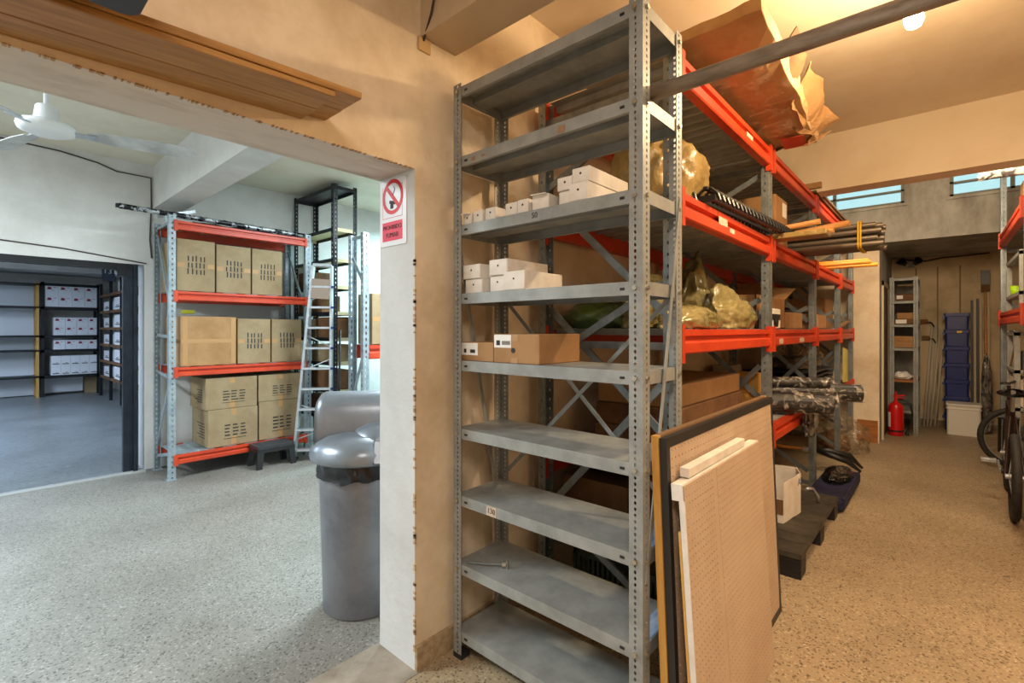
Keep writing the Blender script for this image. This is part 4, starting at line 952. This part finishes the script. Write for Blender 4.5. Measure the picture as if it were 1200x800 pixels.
# its load, mostly brown packets
rn = random.Random(11)
for z, items in ((1.3605, ((5.22, 5.62, .24, card3), (5.65, 6.1, .22, card2))), (1.0805, ((5.25, 5.75, .2, card2),)), (1.6605, ((5.5, 6.1, .2, card3),)), (.7605, ((5.2, 5.9, .22, card3),)), (.4505, ((5.2, 6.0, .2, card3),)), (1.9605, ((5.75, 6.1, .2, card3),))):
    for i, (a, b, hh, mt) in enumerate(items):
        carton('brown_packet', 'brown packet on the black shelving at %s%s' % ({1.3605: 'fourth shelf from the floor', 1.0805: 'third shelf from the floor', 1.6605: 'fifth shelf from the floor', .7605: 'second shelf from the floor', .4505: 'lowest shelf', 1.9605: 'sixth shelf from the floor'}[z], ', nearer the ladder' if (i == 0 and len(items) > 1) else (', by the wall' if i else '')), 2.79, a, z, 3.03, b, z+hh, mt, 'packets on the black shelving', tapes=())
# second rack in the middle room, mostly hidden by the pillar
r2 = thing('second_rack', 'orange beam rack with a tear-drop slotted upright half hidden behind the pillar', 'rack', (3.6, 4.9, 0))
slot_upright(2.815, 2.885, 4.63, 2.5, 1, steel_b, r2, .065, (.010, .020), .05); slot_upright(2.815, 2.885, 4.93, 2.5, -1, steel_b, r2, .065, (.010, .020), .05)
slot_upright(4.9, 4.97, 4.63, 2.5, 1, steel_b, r2, .065, (.010, .020), .05); slot_upright(4.9, 4.97, 4.93, 2.5, -1, steel_b, r2, .065, (.010, .020), .05)
for y0, z0, y1, z1 in ((4.68, 1.95, 4.90, 2.25), (4.68, 2.46, 4.90, 2.46), (4.68, 1.2, 4.90, .7), (4.68, .6, 4.90, .2)):
    for x in (2.85, 4.93):
        m = MB(); m.bar((x, y0, z0), (x, y1, z1), .035, .012); m.build('brace', steel_b, r2, True)
for z in (1.285, .3):
    for y, d in ((4.615, .05), (4.945, -.05)):
        m = MB(); m.prism(beam_poly(y, z-.15, .15, d), 2.885, 4.9); m.build('beam', orange, r2, True)
    corr(2.89, 4.89, 4.67, 4.90, z+.004, .2, .012).build('deck', steel_b, r2, True, solid=.003)
carton('big_carton', 'tan carton on the half hidden rack behind the pillar', 2.93, 4.64, 1.293, 3.6, 4.93, 1.85, card2, tapes=('h',))
m = MB(); m.path([(2.80, 5.10, 0.01), (2.80, 5.11, .7), (2.83, 5.14, 1.45)], .012, 8); tag(m.build('black_rod', blackm, smooth=True), 'thin black rod leaning by the ladder against the black shelving', 'rod')
# ceiling fan
fn = thing('ceiling_fan', 'white three bladed ceiling fan in the middle room', 'fan', (.285, 3.60, 2.53))
m = MB(); m.cyl((0, 0, .12), (0, 0, .64), .013, n=16); m.build('down_rod', fanm, fn, smooth=True)
m = MB(); m.lathe([(.06, .63), (.06, .60), (.02, .56)], n=24); m.build('ceiling_rose', fanm, fn, smooth=True)
m = MB(); m.lathe([(.05, .03), (.055, .045), (.046, .118), (.042, .124), (.014, .126)], n=28); m.build('canopy_cup', fanm, fn, smooth=True)
m = MB(); m.lathe([(.02, -.028), (.08, -.026), (.115, -.012), (.122, .008), (.118, .026), (.06, .034)], n=40); m.build('motor_housing', fanm, fn, smooth=True)
for i, ang in enumerate((-14, 106, 226)):
    a = math.radians(ang); Mx = Matrix.Rotation(a, 4, 'Z') @ Matrix.Rotation(math.radians(-14), 4, 'X')
    P = [(.17, -.035), (.26, -.055), (.60, -.07), (.655, -.055), (.675, -.02), (.675, .02), (.655, .05), (.60, .062), (.26, .055), (.17, .035)]
    m = MB(); m.prism(P, -.002, .002, 'z', Mx); bl = m.build('blade', dirtyw, fn)
    m = MB(); m.prism([(.10, -.02), (.21, -.025), (.21, .025), (.10, .02)], -.008, -.002, 'z', Mx); m.build('blade_iron', alu, bl)
# cables on the back wall
m = MB(); m.path([(-2.1, 6.192, 2.30), (-.2, 6.192, 2.27), (.6, 6.192, 2.22), (1.0, 6.192, 2.17), (1.24, 6.192, 2.14)], .006, 6); tag(m.build('wall_cable', cablem), 'thin dark cable drooping above the far doorway', 'cable')
m = MB(); m.path([(-2.1, 6.19, 3.14), (.2, 6.19, 3.14), (.58, 6.19, 3.13), (.85, 6.19, 3.09), (1.0, 6.19, 3.04), (1.28, 6.19, 3.04), (1.283, 6.19, 2.75), (1.27, 6.19, 2.4), (1.285, 6.19, 2.2)], .007, 6); tag(m.build('wall_cable', cablem), 'dark cable along the top of the back wall dropping beside the beam', 'cable')

# ------------------------------------------------------------------ far room
fu = thing('black_shelving', 'black steel shelving stacked with white cartons on the far room back wall', 'shelving', (1.55, 14.6, 0))
for x in (1.08, 2.0):
    for y in (14.45, 14.85):
        m = MB(); m.box(x-.03, y-.03, .004, x+.03, y+.03, 2.48); m.build('post', blackm, fu, True)
for z in (.46, 1.02, 1.33, 1.95, 2.46):
    m = MB(); m.box(1.05, 14.42, z-.06, 2.03, 14.88, z); m.build('shelf', blackm, fu, True)
fv = thing('black_shelving', 'black steel shelving with empty white backed shelves at the left of the far room', 'shelving', (0, 14.6, 0))
for x in (-1.2, -.1, 1.0):
    for y in (14.45, 14.85):
        m = MB(); m.box(x-.025, y-.03, .004, x+.025, y+.03, 2.46); m.build('post', blackm if x < .9 else pine2, fv, True)
for z in (.46, 1.02, 1.33, 1.95, 2.44):
    m = MB(); m.box(-1.23, 14.42, z-.04, 1.03, 14.88, z); m.build('shelf', blackm, fv, True)
m = MB(); m.box(-1.2, 14.9, .02, 1.0, 14.92, 2.4); m.build('back_panel', mat('white_panel', (214, 218, 224), .6), fv, True)
logored = mat('faded_red_print', (170, 70, 84), .6)
cw = mat('white_product_carton', (222, 224, 230), .7)
def white_carton(lb, grp, x, y, z, w, d, h, logo=True):
    r = thing('white_carton', lb, 'box', (x, y, z), 0, grp)
    m = MB(); m.box(-w/2, -d/2, 0, w/2, d/2, h); m.build('carton_body', cw, r)
    if logo:
        m = MB(); m.prism([(-w*.38, h*.62), (-w*.30, h*.88), (-w*.05, h*.84), (w*.0, h*.66), (-w*.15, h*.6)], -d/2-.002, -d/2, 'y'); m.build('red_logo', logored, r)
    m = MB()
    if logo: m.box(-w*.28, -d/2-.003, h*.66, -w*.08, -d/2-.0021, h*.76); m.box(w*.02, -d/2-.002, h*.52, w*.07, -d/2, h*.60); m.box(w*.08, -d/2-.002, h*.8, w*.36, -d/2, h*.83)
    else: m.box(-w*.35, -d/2-.002, h*.12, w*.35, -d/2, h*.2); m.box(0, -d/2-.002, h*.26, w*.2, -d/2, h*.30)
    m.build('printed_marks', ink, r); return r
g = 'white cartons in the far room'
ON = ['leftmost', 'second from left', 'third from left', 'rightmost']
for j in range(2):
    for i in range(4): white_carton('%s white carton with red logo, %s row of the highest far shelf' % (ON[i], ['lower', 'upper'][j]), g, 1.225+i*.216, 14.6, 1.951+j*.232, .212, .32, .23)
for j in range(2):
    for i in range(4): white_carton('%s white carton with red logo, %s row of the middle far shelf' % (ON[i], ['lower', 'upper'][j]), g, 1.345+i*.19, 14.6, 1.331+j*.195, .186, .32, .193)
for i in range(4): white_carton('%s white carton with red logo in the single far row' % ON[i], g, 1.345+i*.19, 14.6, 1.021, .186, .32, .2)
ON = ['leftmost', 'second from left', 'middle', 'second from right', 'rightmost']
for j in range(2):
    for i in range(5): white_carton('%s plain white carton, %s row of the lowest far shelf' % (ON[i], ['lower', 'upper'][j]), g, 1.29+i*.158, 14.6, .461+j*.21, .154, .32, .208, False)
m = MB(); m.box(1.12, 14.86, .05, 1.78, 14.89, .38); tag(m.build('white_board', cw), 'white board standing under the lowest shelf in the far room', 'board')
m = MB(); m.box(1.80, 14.7, .005, 2.0, 14.89, .37); tag(m.build('tan_board', card2), 'tan box standing on the floor under the far black shelving', 'box')
fs = thing('black_shelving', 'black steel shelving running along the right wall of the far room', 'shelving', (2.2, 12.6, 0))
for y in (13.9, 12.8, 11.75, 10.7, 9.6, 8.5):
    for x in (1.97, 2.38):
        m = MB(); m.box(x-.025, y-.03, .004, x+.025, y+.03, 2.46); m.build('post', blackm, fs, True)
for z in (.46, .8, 1.15, 1.5, 1.85, 2.2):
    m = MB(); m.box(1.95, 8.47, z-.05, 2.405, 13.93, z); m.build('shelf', card3, fs, True)
ci = 0
for zi, z in enumerate((.4605, .8005, 1.1505, 1.5005, 1.8505)):
    for yi, y in enumerate((13.35, 12.25, 11.2)):
        r = thing('white_carton', 'white carton on the %s shelf of the far side shelving, %s' % (['lowest', 'second', 'third', 'fourth', 'fifth'][zi], ['bay by the back wall', 'second bay from the back', 'bay nearest the doorway'][yi]), 'box', (2.17, y, z), 0, 'cartons on the side shelving')
        h_ = .20+.05*((zi*3+yi*2) % 3)/2; m = MB(); m.box(-.18, -.3, 0, .2, .34, h_); m.build('carton_body', cw, r)
        m = MB(); m.box(-.182, -.2, .05, -.18, .2, .07); m.box(-.182, -.1, .085, -.18, .12, .10); m.build('printed_marks', ink, r)
r = thing('hanging_sign', 'dark hanging sign with white characters above the far side shelving', 'sign', (1.96, 12.9, 2.68))
m = MB(); m.box(1.80, 12.6, 2.43, 2.02, 12.63, 2.86); m.build('sign_plate', mat('dark_sign', (60, 66, 84), .6), r, True)
text_mesh('sign_lettering', '131', .15, paper, r, (1.925, 12.597, 2.63), (1, 0, 0), (0, 0, 1))
m = MB(); m.cyl((1.84, 12.615, 2.86), (1.75, 12.615, 2.95), .006); m.cyl((1.97, 12.615, 2.86), (1.97, 12.615, 2.95), .006); m.build('sign_hanger', steel_d, r, True)
m = MB(); m.box(2.06, 11.82, 2.203, 2.34, 12.62, 2.44); tag(m.build('white_case', cw), 'white case on top of the far side shelving beside the sign', 'box')
r = thing('ceiling_lamp', 'white round lamp on the far room ceiling', 'lamp', (.25, 9.6, 2.95)); m = MB(); m.lathe([(.16, 0), (.16, -.03), (.1, -.06)], n=24); m.build('lamp_body', whitep, r)

# ------------------------------------------------------------------ unseen housings added over the off-frame lights
for lb, x, y, z, sx, sy, zt in (('added white housing over the unseen near fill light, left of the grey shelving', -.6, -.3, 3.13, 1.3, .34, H), ('added white housing over the unseen aisle fill light opposite the orange rack', 2.6, -1.1, 3.11, 1.9, .44, H),
  ('white square lamp on the middle room ceiling behind the pillar', 3.1, 3.4, 3.11, 1.4, .56, H), ('added white housing over the unseen second light beyond the fan', -1.2, 4.0, 3.11, .56, 1.4, H),
  ('added white housing hung over the unseen teal fill in the middle room corner', 4.6, 5.3, 2.91, .86, .86, 2.96), ('long white tube lamp on the far room ceiling', -.9, 10.0, 2.89, .46, 5.1, 2.95)):
    r = thing('ceiling_lamp', lb, 'lamp', (x, y, zt))
    m = MB(); m.box(x-sx/2, y-sy/2, z, x+sx/2, y+sy/2, zt); m.build('added_housing', whitep, r, True, bevel=.004)
    m = MB(); m.box(x-sx/2, y-sy/2, z-.05, x-sx/2+.012, y+sy/2, z); m.box(x+sx/2-.012, y-sy/2, z-.05, x+sx/2, y+sy/2, z); m.build('added_rim', whitep, r, True)
    if zt < 2.96+.001 and y < 6:
        m = MB(); m.cyl((x, y, zt), (x, y, H), .01); m.build('hanger_rod', steel_d, r, True)
r = thing('beam_fill_housing', 'added white housing of the unseen fill light behind the aisle beam', 'lamp', (5.3, -.1, 2.9))  # housing added to dress the hidden alcove fill
m = MB(); m.box(5.26, -.75, 2.88, 5.36, .55, 2.99); m.build('added_housing', whitep, r, True, bevel=.004)
m = MB(); m.box(5.36, -.75, 2.97, 5.44, .55, 2.985); m.build('added_shade', whitep, r, True)

# ------------------------------------------------------------------ alcove at the end of the aisle
sa = thing('narrow_shelving', 'narrow grey perforated shelving standing at the end of the aisle', 'shelving', (9.1, .42, 0))
AX0, AX1, AY0, AY1, AH = 8.70, 9.5, .255, .565, 2.19
for x, y, a, b in ((AX0, AY0, 1, 1), (AX0, AY1, 1, -1), (AX1, AY0, -1, 1), (AX1, AY1, -1, -1)):
    perforated_post(x, y, AH, a, b, .05, .03, (.006, .009)).build('post', steel, sa, True, solid=.003, weld=True)
for z in (2.18, 1.86, 1.53, 1.20, .76, .33):
    m = MB(); m.box(AX0+.004, AY0+.004, z-.004, AX1-.004, AY1-.004, z); m.box(AX0+.004, AY0+.004, z-.04, AX0+.007, AY1-.004, z); m.box(AX1-.007, AY0+.004, z-.04, AX1-.004, AY1-.004, z)
    m.box(AX0+.004, AY0+.004, z-.04, AX1-.004, AY0+.007, z); m.box(AX0+.004, AY1-.007, z-.04, AX1-.004, AY1-.004, z)
    m.build('shelf', steel if z != .76 else brownw, sa, True)
m = MB(); m.box(AX1, AY0, .1, AX1+.004, AY1, 2.1); m.build('back_panel', steel, sa, True)
carton('shelf_box', 'long brown box with a white label on the upper shelf of the narrow shelving', 8.74, .30, 1.8605, 9.2, .50, 1.95, card3, tapes=())
m = MB(); m.box(8.737, .42, 1.885, 8.7405, .49, 1.935); l = m.build('label_sheet', paper); l.parent = bpy.data.objects['shelf_box']; l.data.transform(Matrix.Translation(-Vector(l.parent.location)))
carton('shelf_box', 'lower brown box with a white label on the third shelf of the narrow shelving', 8.74, .275, 1.5305, 9.2, .535, 1.605, card3, tapes=())
m = MB(); m.box(8.737, .38, 1.54, 8.7405, .50, 1.595); l = m.build('label_sheet', paper); l.parent = bpy.data.objects['shelf_box.001']; l.data.transform(Matrix.Translation(-Vector(l.parent.location)))
carton('shelf_box', 'brown box stacked on the labelled box of the narrow shelving', 8.75, .275, 1.6055, 9.15, .49, 1.69, card, tapes=())
carton('shelf_box', 'brown box at the bottom of the pair on the fourth shelf of the narrow shelving', 8.74, .285, 1.2005, 9.2, .525, 1.285, card, tapes=('v',))
carton('shelf_box', 'brown box with folded flaps on top of the pair on the narrow shelving', 8.74, .29, 1.2855, 9.1, .52, 1.36, card, tapes=('v',))
m = blob(.12, .1, .07, 91, .3); put(m.build('white_cloth', paper, smooth=True), 'white papers on the wooden shelf of the narrow shelving', 'paper', (8.86, .43, .7605))
# extinguisher
fe = thing('fire_extinguisher', 'red fire extinguisher with a black hose on the floor by the narrow shelving', 'fire extinguisher', (8.50, .485, 0))
m = MB(); m.lathe([(.076, 0), (.084, .012), (.086, .05), (.086, .36), (.078, .41), (.05, .445), (.026, .46), (.024, .475)], n=32); m.build('cylinder', redp, fe, smooth=True)
m = MB(); m.lathe([(.0875, .055), (.0875, .08)], n=32); m.build('base_band', blackp, fe)
m = MB(); m.cyl((0, 0, .47), (0, 0, .52), .018); m.cyl((0, 0, .515), (0, 0, .60), .012); m.bar((0, .03, .535), (0, -.10, .56), .02, .012); m.bar((0, .02, .51), (0, -.09, .515), .02, .01); m.build('valve_handle', redp, fe)
m = MB(); m.path([(0, -.03, .50), (-.01, -.10, .50), (-.02, -.16, .43), (-.01, -.18, .3), (0, -.16, .16), (0, -.13, .09)], .011, 8); m.build('hose', blackp, fe, smooth=True)
m = MB(); m.cyl((0, -.13, .10), (0, -.115, .02), .014, .026); m.build('nozzle', blackp, fe)
m = MB(); m.grid(lambda u, v: Vector((.0868*math.cos(1.75+u*.75), .0868*math.sin(1.75+u*.75), .12+.2*v)), 10, 2); m.build('label_sheet', paper, fe)
# tub and blue trays
tb = thing('white_tub', 'white plastic tub standing in front of the blue crates', 'tub', (9.2, -.215, 0))
m = MB()
for z0, z1, e in ((0, .40, 0), (.355, .37, .01), (.40, .43, .012)):
    m.prism(rrect(9.06-e, -.385-e, 9.40+e, -.04+e, .03), z0, z1, 'z')
m.build('tub_body', whitep, tb, True, bevel=.006)
m = MB(); m.box(9.052, -.345, .03, 9.062, -.33, .36); m.box(9.052, -.095, .03, 9.062, -.08, .36); m.build('tub_rib', whitep, tb, True)
for i in range(7):
    z = i*.242
    r = thing('blue_crate', 'blue plastic crate, %s of the tall stack behind the white tub' % ['lowest', 'second from the bottom', 'third from the bottom', 'fourth from the bottom', 'fifth from the bottom', 'sixth from the bottom', 'topmost'][i], 'crate', (9.6, -.15, z), 0, 'stack of blue crates')
    m = MB(); m.prism(rrect(-.12, -.125, .12, .125, .025), 0, .19, 'z'); m.prism(rrect(-.135, -.14, .135, .14, .02), .19, .2405, 'z'); m.build('crate_body', bluep, r, bevel=.004)
    m = MB(); m.box(-.14, .125, .17, -.04, .158, .20); m.build('crate_lug', bluep, r)
    m = MB(); m.box(-.128, -.09, .02, -.119, -.078, .188); m.box(-.128, .078, .02, -.119, .09, .188); m.build('crate_rib', bluep, r)
    if i == 5:
        m = MB(); m.box(-.1385, -.055, .195, -.1345, .0, .225); m.build('yellow_label', mat('yellow_label', (226, 190, 30), .5), r)
# leaning tubes, profiles, hooks and lamps
TP = [('pale tube leaning on the alcove wall, furthest left', .215, .12, 1.55), ('pale tube leaning on the alcove wall, second from the left', .175, .09, 1.5), ('pale tube leaning on the alcove wall, third from the left', .14, .03, 1.45), ('pale tube leaning on the alcove wall, next to the blue crates', .09, -.02, 1.5)]
poles('pale_tube', [(lb, (9.58, a, .004), (9.735, b, hh), .014) for lb, a, b, hh in TP], mat('grey_white_tube', (190, 182, 164), .5), 'pale tubes leaning in the alcove', 'tube')
dark = mat('dark_profile', (44, 40, 36), .5); pale = mat('pale_profile', (176, 158, 128), .5)
for i, (y, hh, mt, lb) in enumerate(((-.315, 1.88, dark, 'dark profile strip next to the blue crates'), (-.345, 1.90, pale, 'pale profile strip right of the first dark one'), (-.375, 1.90, dark, 'dark profile strip between two pale ones'), (-.405, 1.86, pale, 'wide pale profile strip in the alcove corner'), (-.455, 1.98, dark, 'tall dark profile strip nearest the right hand rack'), (-.485, 2.05, pale, 'tall pale profile strip nearest the right hand rack'))):
    m = MB(); m.bar((9.60, y, .003), (9.735, y, hh), .026, .04, (0, 1, 0)); tag(m.build('profile_strip', mt), lb, 'strip', 'profile strips leaning in the alcove')
r = thing('floor_brush', 'brush with a wooden handle standing head up behind the right hand rack', 'brush', (9.4, -.46, 0))
m = MB(); m.cyl((9.45, -.455, .003), (9.70, -.455, 2.0), .014); m.build('brush_handle', polew, r, True)
m = MB(); m.box(9.66, -.50, 2.0, 9.735, -.41, 2.10); m.build('brush_head', card3, r, True)
m = MB(); m.box(9.665, -.50, 2.10, 9.73, -.41, 2.30); m.build('bristles', blackp, r, True)
bag('foil_sleeve', 'shiny film sleeve bunched around the alcove strips', foil, (9.40, -.455, .03), (.03, .055, .55), 95, amp=.2, fine=.12, cat='film', flat=.9)
r = thing('floodlight', 'twin dark floodlight high on the alcove wall', 'lamp', (9.7, .38, 2.49))
m = MB(); m.box(9.69, .33, 2.42, 9.75, .43, 2.47); m.build('lamp_bracket', conc, r, True)
for s in (-1, 1):
    m = MB(); m.cyl((9.735, .38+s*.055, 2.47), (9.66, .38+s*.105, 2.515), .03, .055, 16); m.build('lamp_head', blackp, r, True)
m = MB(); m.path([(9.742, .55, 2.5), (9.742, .45, 2.545), (9.742, .2, 2.50), (9.742, .0, 2.535), (9.742, -.2, 2.54), (9.742, -.5, 2.555)], .012, 6); tag(m.build('alcove_cable', cablem), 'dark cable drooping under the alcove ceiling', 'cable')
for i, (y, z, lb) in enumerate(((.17, 1.58, 'upper wall clamp with an iron arm hanging beside the narrow shelving'), (.15, 1.33, 'lower wall clamp with an iron arm hanging beside the narrow shelving'))):
    r = thing('wall_clamp', lb, 'clamp', (9.72, y, z), 0, 'clamps on the alcove wall')
    m = MB(); m.box(9.70, y+.0, z-.03, 9.75, y+.09, z+.03); m.build('clamp_block', card3, r, True)
    m = MB(); m.path([(9.72, y+.05, z), (9.70, y-.04, z-.02), (9.70, y-.07, z-.08)], .01, 6); m.build('clamp_arm', blackm, r, True)

# ------------------------------------------------------------------ right hand rack, bicycles
rr = thing('aisle_rack', 'tall orange beam rack behind the bicycles, across the aisle', 'rack', (6.5, -.85, 0))
RY0, RY1 = -.467, -1.25
for a, b in ((7.42, 7.52), (5.37, 5.43)):
    slot_upright(a, b, RY0, 3.4 if a > 6 else 2.62, -1, steel_d, rr); slot_upright(a, b, RY1, 3.4 if a > 6 else 2.62, 1, steel_d, rr)
    for y0, z0, y1, z1 in ((-.53, .3, -1.2, 1.0), (-.53, 1.75, -1.2, 1.1), (-.53, 2.3, -1.2, 2.3)):
        m = MB(); m.bar(((a+b)/2, y0, z0), ((a+b)/2, y1, z1), .035, .012); m.build('brace', steel_d, rr, True)
for z in (2.46, 1.63):
    for y, d in ((RY0+.015, -.05), (RY1-.015, .05)):
        m = MB(); m.prism(beam_poly(y, z-.12, .12, d), 5.43, 7.42); bo = m.build('beam', orange, rr, True)
        m = MB(); q = sorted((y+.006*(1 if d < 0 else -1), y-.02*(1 if d < 0 else -1)))
        for x in (5.43, 7.42): m.box(x-.03, q[0], z-.14, x+.03, q[1], z+.03)
        conn(m, bo, rr)
    corr(5.45, 7.40, RY1+.04, RY0-.04, z+.004, .2, .02).build('deck', deck_m, rr, True, solid=.002)
wrapped('roll in wrinkled clear film lying across the top of the right hand rack', (5.9, -.26, 2.81), (5.95, -1.2, 2.81), .055, 9, None)
carton('top_carton', 'brown carton on the right hand rack top carrying the film roll', 5.7, -1.15, 2.468, 6.3, -.52, 2.752, card, tapes=())
bpy.data.objects['wrapped_roll.003'].name = 'top_roll'
r2_ = thing('inner_shelving', 'small grey shelving standing inside the right hand rack', 'shelving', (6.6, -.75, 0))
for x in (6.93, 6.3):
    for y in (-.50, -.85):
        m = MB(); m.box(x-.02, y-.02, 0, x+.02, y+.02, 1.45); m.build('post', steel, r2_, True)
for z in (.35, .75, 1.09, 1.43):
    m = MB(); m.box(6.28, -.87, z-.03, 6.95, -.48, z); m.build('shelf', steel, r2_, True)
r3_ = thing('upper_shelf_unit', 'low grey shelf unit standing on the middle deck of the right hand rack', 'shelving', (6.6, -.75, 1.64))
for x in (7.0, 5.9):
    for y in (-.50, -.85):
        m = MB(); m.box(x-.02, y-.02, 1.637, x+.02, y+.02, 2.13); m.build('post', steel, r3_, True)
for z in (1.78, 2.12):
    m = MB(); m.box(5.88, -.87, z-.03, 7.02, -.48, z); m.build('shelf', steel, r3_, True)
r = thing('lime_cup', 'lime green plastic cup on the right hand shelving', 'cup', (6.93, -.545, 1.781)); m = MB(); m.lathe([(.035, 0), (.048, .105), (.045, .105), (.033, .006)], n=24); m.build('cup_body', lime, r, smooth=True)
m = MB(); m.lathe([(.05, .10), (.05, .108), (.044, .108)], n=24); m.build('cup_rim', lime, r)
carton('lower_white_box', 'white box on the low shelf of the inner shelving behind the bicycle', 6.33, -.84, .755, 6.90, -.50, 1.0, cardw, tapes=())
carton('jar_box', 'dark box on the inner shelving above the white box', 6.36, -.84, 1.095, 6.88, -.53, 1.25, darkp, tapes=())
m = MB(); m.bar((6.88, -.50, 1.098), (6.40, -.505, 1.36), .03, .01); tag(m.build('loose_plank', card), 'pale slat propped across the right hand inner shelving', 'slat')
def bicycle(label, loc, rz, seed=0, frame=(44, 26, 26)):
    b = thing('bicycle', label, 'bicycle', loc, rz); R = .33
    fm = mat('bicycle_frame_%d' % seed, frame, .35) if False else mat('bicycle_frame_paint', frame, .35)
    for nm, x in (('rear_wheel', -.5), ('front_wheel', .52)):
        m = MB(); m.path([(x+(R-.028)*math.cos(2*PI*k/40), 0, R+(R-.028)*math.sin(2*PI*k/40)) for k in range(40)], .028, 10, True); w = m.build(nm, rubber, b, smooth=True)
        m = MB(); m.path([(x+(R-.052)*math.cos(2*PI*k/40), 0, R+(R-.052)*math.sin(2*PI*k/40)) for k in range(40)], .010, 6, True); m.build('rim', alu, w, smooth=True)
        m = MB()
        for k in range(24):
            t = 2*PI*k/24; s = .03*(1 if k % 2 else -1); m.cyl((x+.02*math.cos(t+.5), s, R+.02*math.sin(t+.5)), (x+(R-.055)*math.cos(t), 0, R+(R-.055)*math.sin(t)), .0012, n=4, cap=False)
        m.build('spokes', alu, w)
        m = MB(); m.cyl((x, -.05, R), (x, .05, R), .02); m.build('hub', alu, w)
    BB = (-.08, 0, .28); ST = (-.24, 0, .80); HD = (.34, 0, .82); HB = (.38, 0, .68)
    m = MB()
    for a, c, q in ((BB, ST, .016), (ST, HD, .017), (BB, HB, .020), (HD, HB, .021)): m.cyl(a, c, q)
    for s in (-.055, .055):
        m.cyl((-.5, s, R), (BB[0], s*.5, BB[2]), .009); m.cyl((-.5, s, R), (ST[0], s*.25, ST[2]-.04), .008)
    m.build('frame', fm, b)
    m = MB()
    for s in (-.055, .055): m.cyl((.52, s, R), (.40, s, .66), .012)
    m.cyl((.40, -.07, .66), (.40, .07, .66), .014); m.build('fork', blackm, b)
    m = MB(); m.cyl(HD, (.325, 0, .96), .013); m.path([(.16, .05, .99), (.24, .035, .985), (.34, 0, .975), (.44, -.035, .985), (.52, -.05, .99)], .011, 8); m.build('handlebar', blackm, b)
    m = MB(); m.cyl(ST, (-.275, 0, .93), .0125); m.build('seat_post', alu, b)
    m = MB(); m.grid(lambda u, v: Vector((-.43+.29*u, (.085*(1-u)**.8*min(1, u*9+.35)+.022)*math.cos(2*PI*v), .945+(.034-.014*u)*math.sin(2*PI*v)+.02*(1-u)**3)), 16, 20)
    m.build('saddle', blackp, b, smooth=True, weld=True)
    m = MB(); m.cyl((BB[0], -.06, BB[2]), (BB[0], .06, BB[2]), .022); m.cyl((BB[0], -.05, BB[2]), (BB[0], -.045, BB[2]), .09, n=28); cr = m.build('crankset', blackm, b)
    for s in (1, -1):
        e = Vector((BB[0]+.03*s, .07*s, BB[2]+.03*s-.03)); tip = Vector((BB[0]+.02*s, .08*s, BB[2]-.0+.0*s))
        m = MB(); m.bar((BB[0], .065*s, BB[2]), (BB[0]+.155*s, .075*s, BB[2]+.05*s), .024, .012); m.build('crank_arm', alu, b)
        px, py, pz = BB[0]+.155*s, .085*s, BB[2]+.05*s
        m = MB(); q = .10*s; m.box(px-.045, min(py, py+q), pz-.012, px-.032, max(py, py+q), pz+.012); m.box(px+.032, min(py, py+q), pz-.012, px+.045, max(py, py+q), pz+.012)
        m.box(px-.045, min(py+q*.9, py+q), pz-.012, px+.045, max(py+q*.9, py+q), pz+.012); m.cyl((px, py, pz), (px, py+q, pz), .010); m.build('pedal', alu, b)
    return b
bicycle('bicycle parked lengthwise along the aisle, saddle and edge-on rear tyre nearest', (5.80, -.425, 0), math.radians(-2), 1)
bicycle('bicycle standing crosswise behind the first one, its rear wheel in the aisle', (7.2, -1.10, 0), math.radians(-90), 2, (60, 64, 74))
ob = thing('orange_crate', 'orange wooden crate at the right edge beside the bicycle tyre', 'crate', (4.75, -.55, 0))
ow = mat('orange_wood', (214, 128, 40), .55, col2=(190, 104, 28), scale=6)
m = MB()
for i in range(4): m.box(4.55, -.44+.0, .02+i*.07, 5.0, -.43, .075+i*.07); m.box(4.55, -.76, .02+i*.07, 5.0, -.75, .075+i*.07); m.box(4.99, -.75, .02+i*.07, 5.0, -.44, .075+i*.07); m.box(4.55, -.75, .02+i*.07, 4.56, -.44, .075+i*.07)
m.build('crate_slats', ow, ob, True)
for x in (4.56, 4.965):
    for y in (-.745, -.465): m = MB(); m.box(x, y, 0, x+.025, y+.025, .30); m.build('corner_post', ow, ob, True)
m = MB(); m.box(4.56, -.745, .02, 4.99, -.445, .035); m.build('crate_base', ow, ob, True)

# ------------------------------------------------------------------ parts that look unlike the rest of their thing
PL = {'tape': 'brown parcel tape', 'shipping_label': 'white shipping label', 'label_sheet': 'white paper label', 'bin_liner': 'black plastic bin liner hanging over the rim',
 'hose': 'black rubber hose', 'yellow_tie': 'yellow tie round the tubes', 'red_panel': 'red panel with black lettering', 'prohibition_ring': 'red ring with a slanting bar',
 'beam': 'orange painted steel beam', 'deck': 'grey corrugated steel deck', 'film_wrap': 'shiny plastic film', 'tool_head': 'black tool head', 'tool_handle': 'wooden handle',
 'printed_marks': 'black printed lines', 'red_logo': 'small red logo', 'sticker': 'worn paper sticker', 'black_frame': 'black painted frame', 'top_rail': 'white top rail',
 'saddle': 'black saddle', 'yellow_label': 'small yellow label', 'bulb_glass': 'glowing bulb', 'torn_hole': 'brown torn opening', 'blue_clip': 'blue plastic clip', 'tool_tray': 'brown plate'}
for o in C.objects:
    k = o.name.split('.')[0]
    if o.parent and k in PL: o['label'] = PL[k]
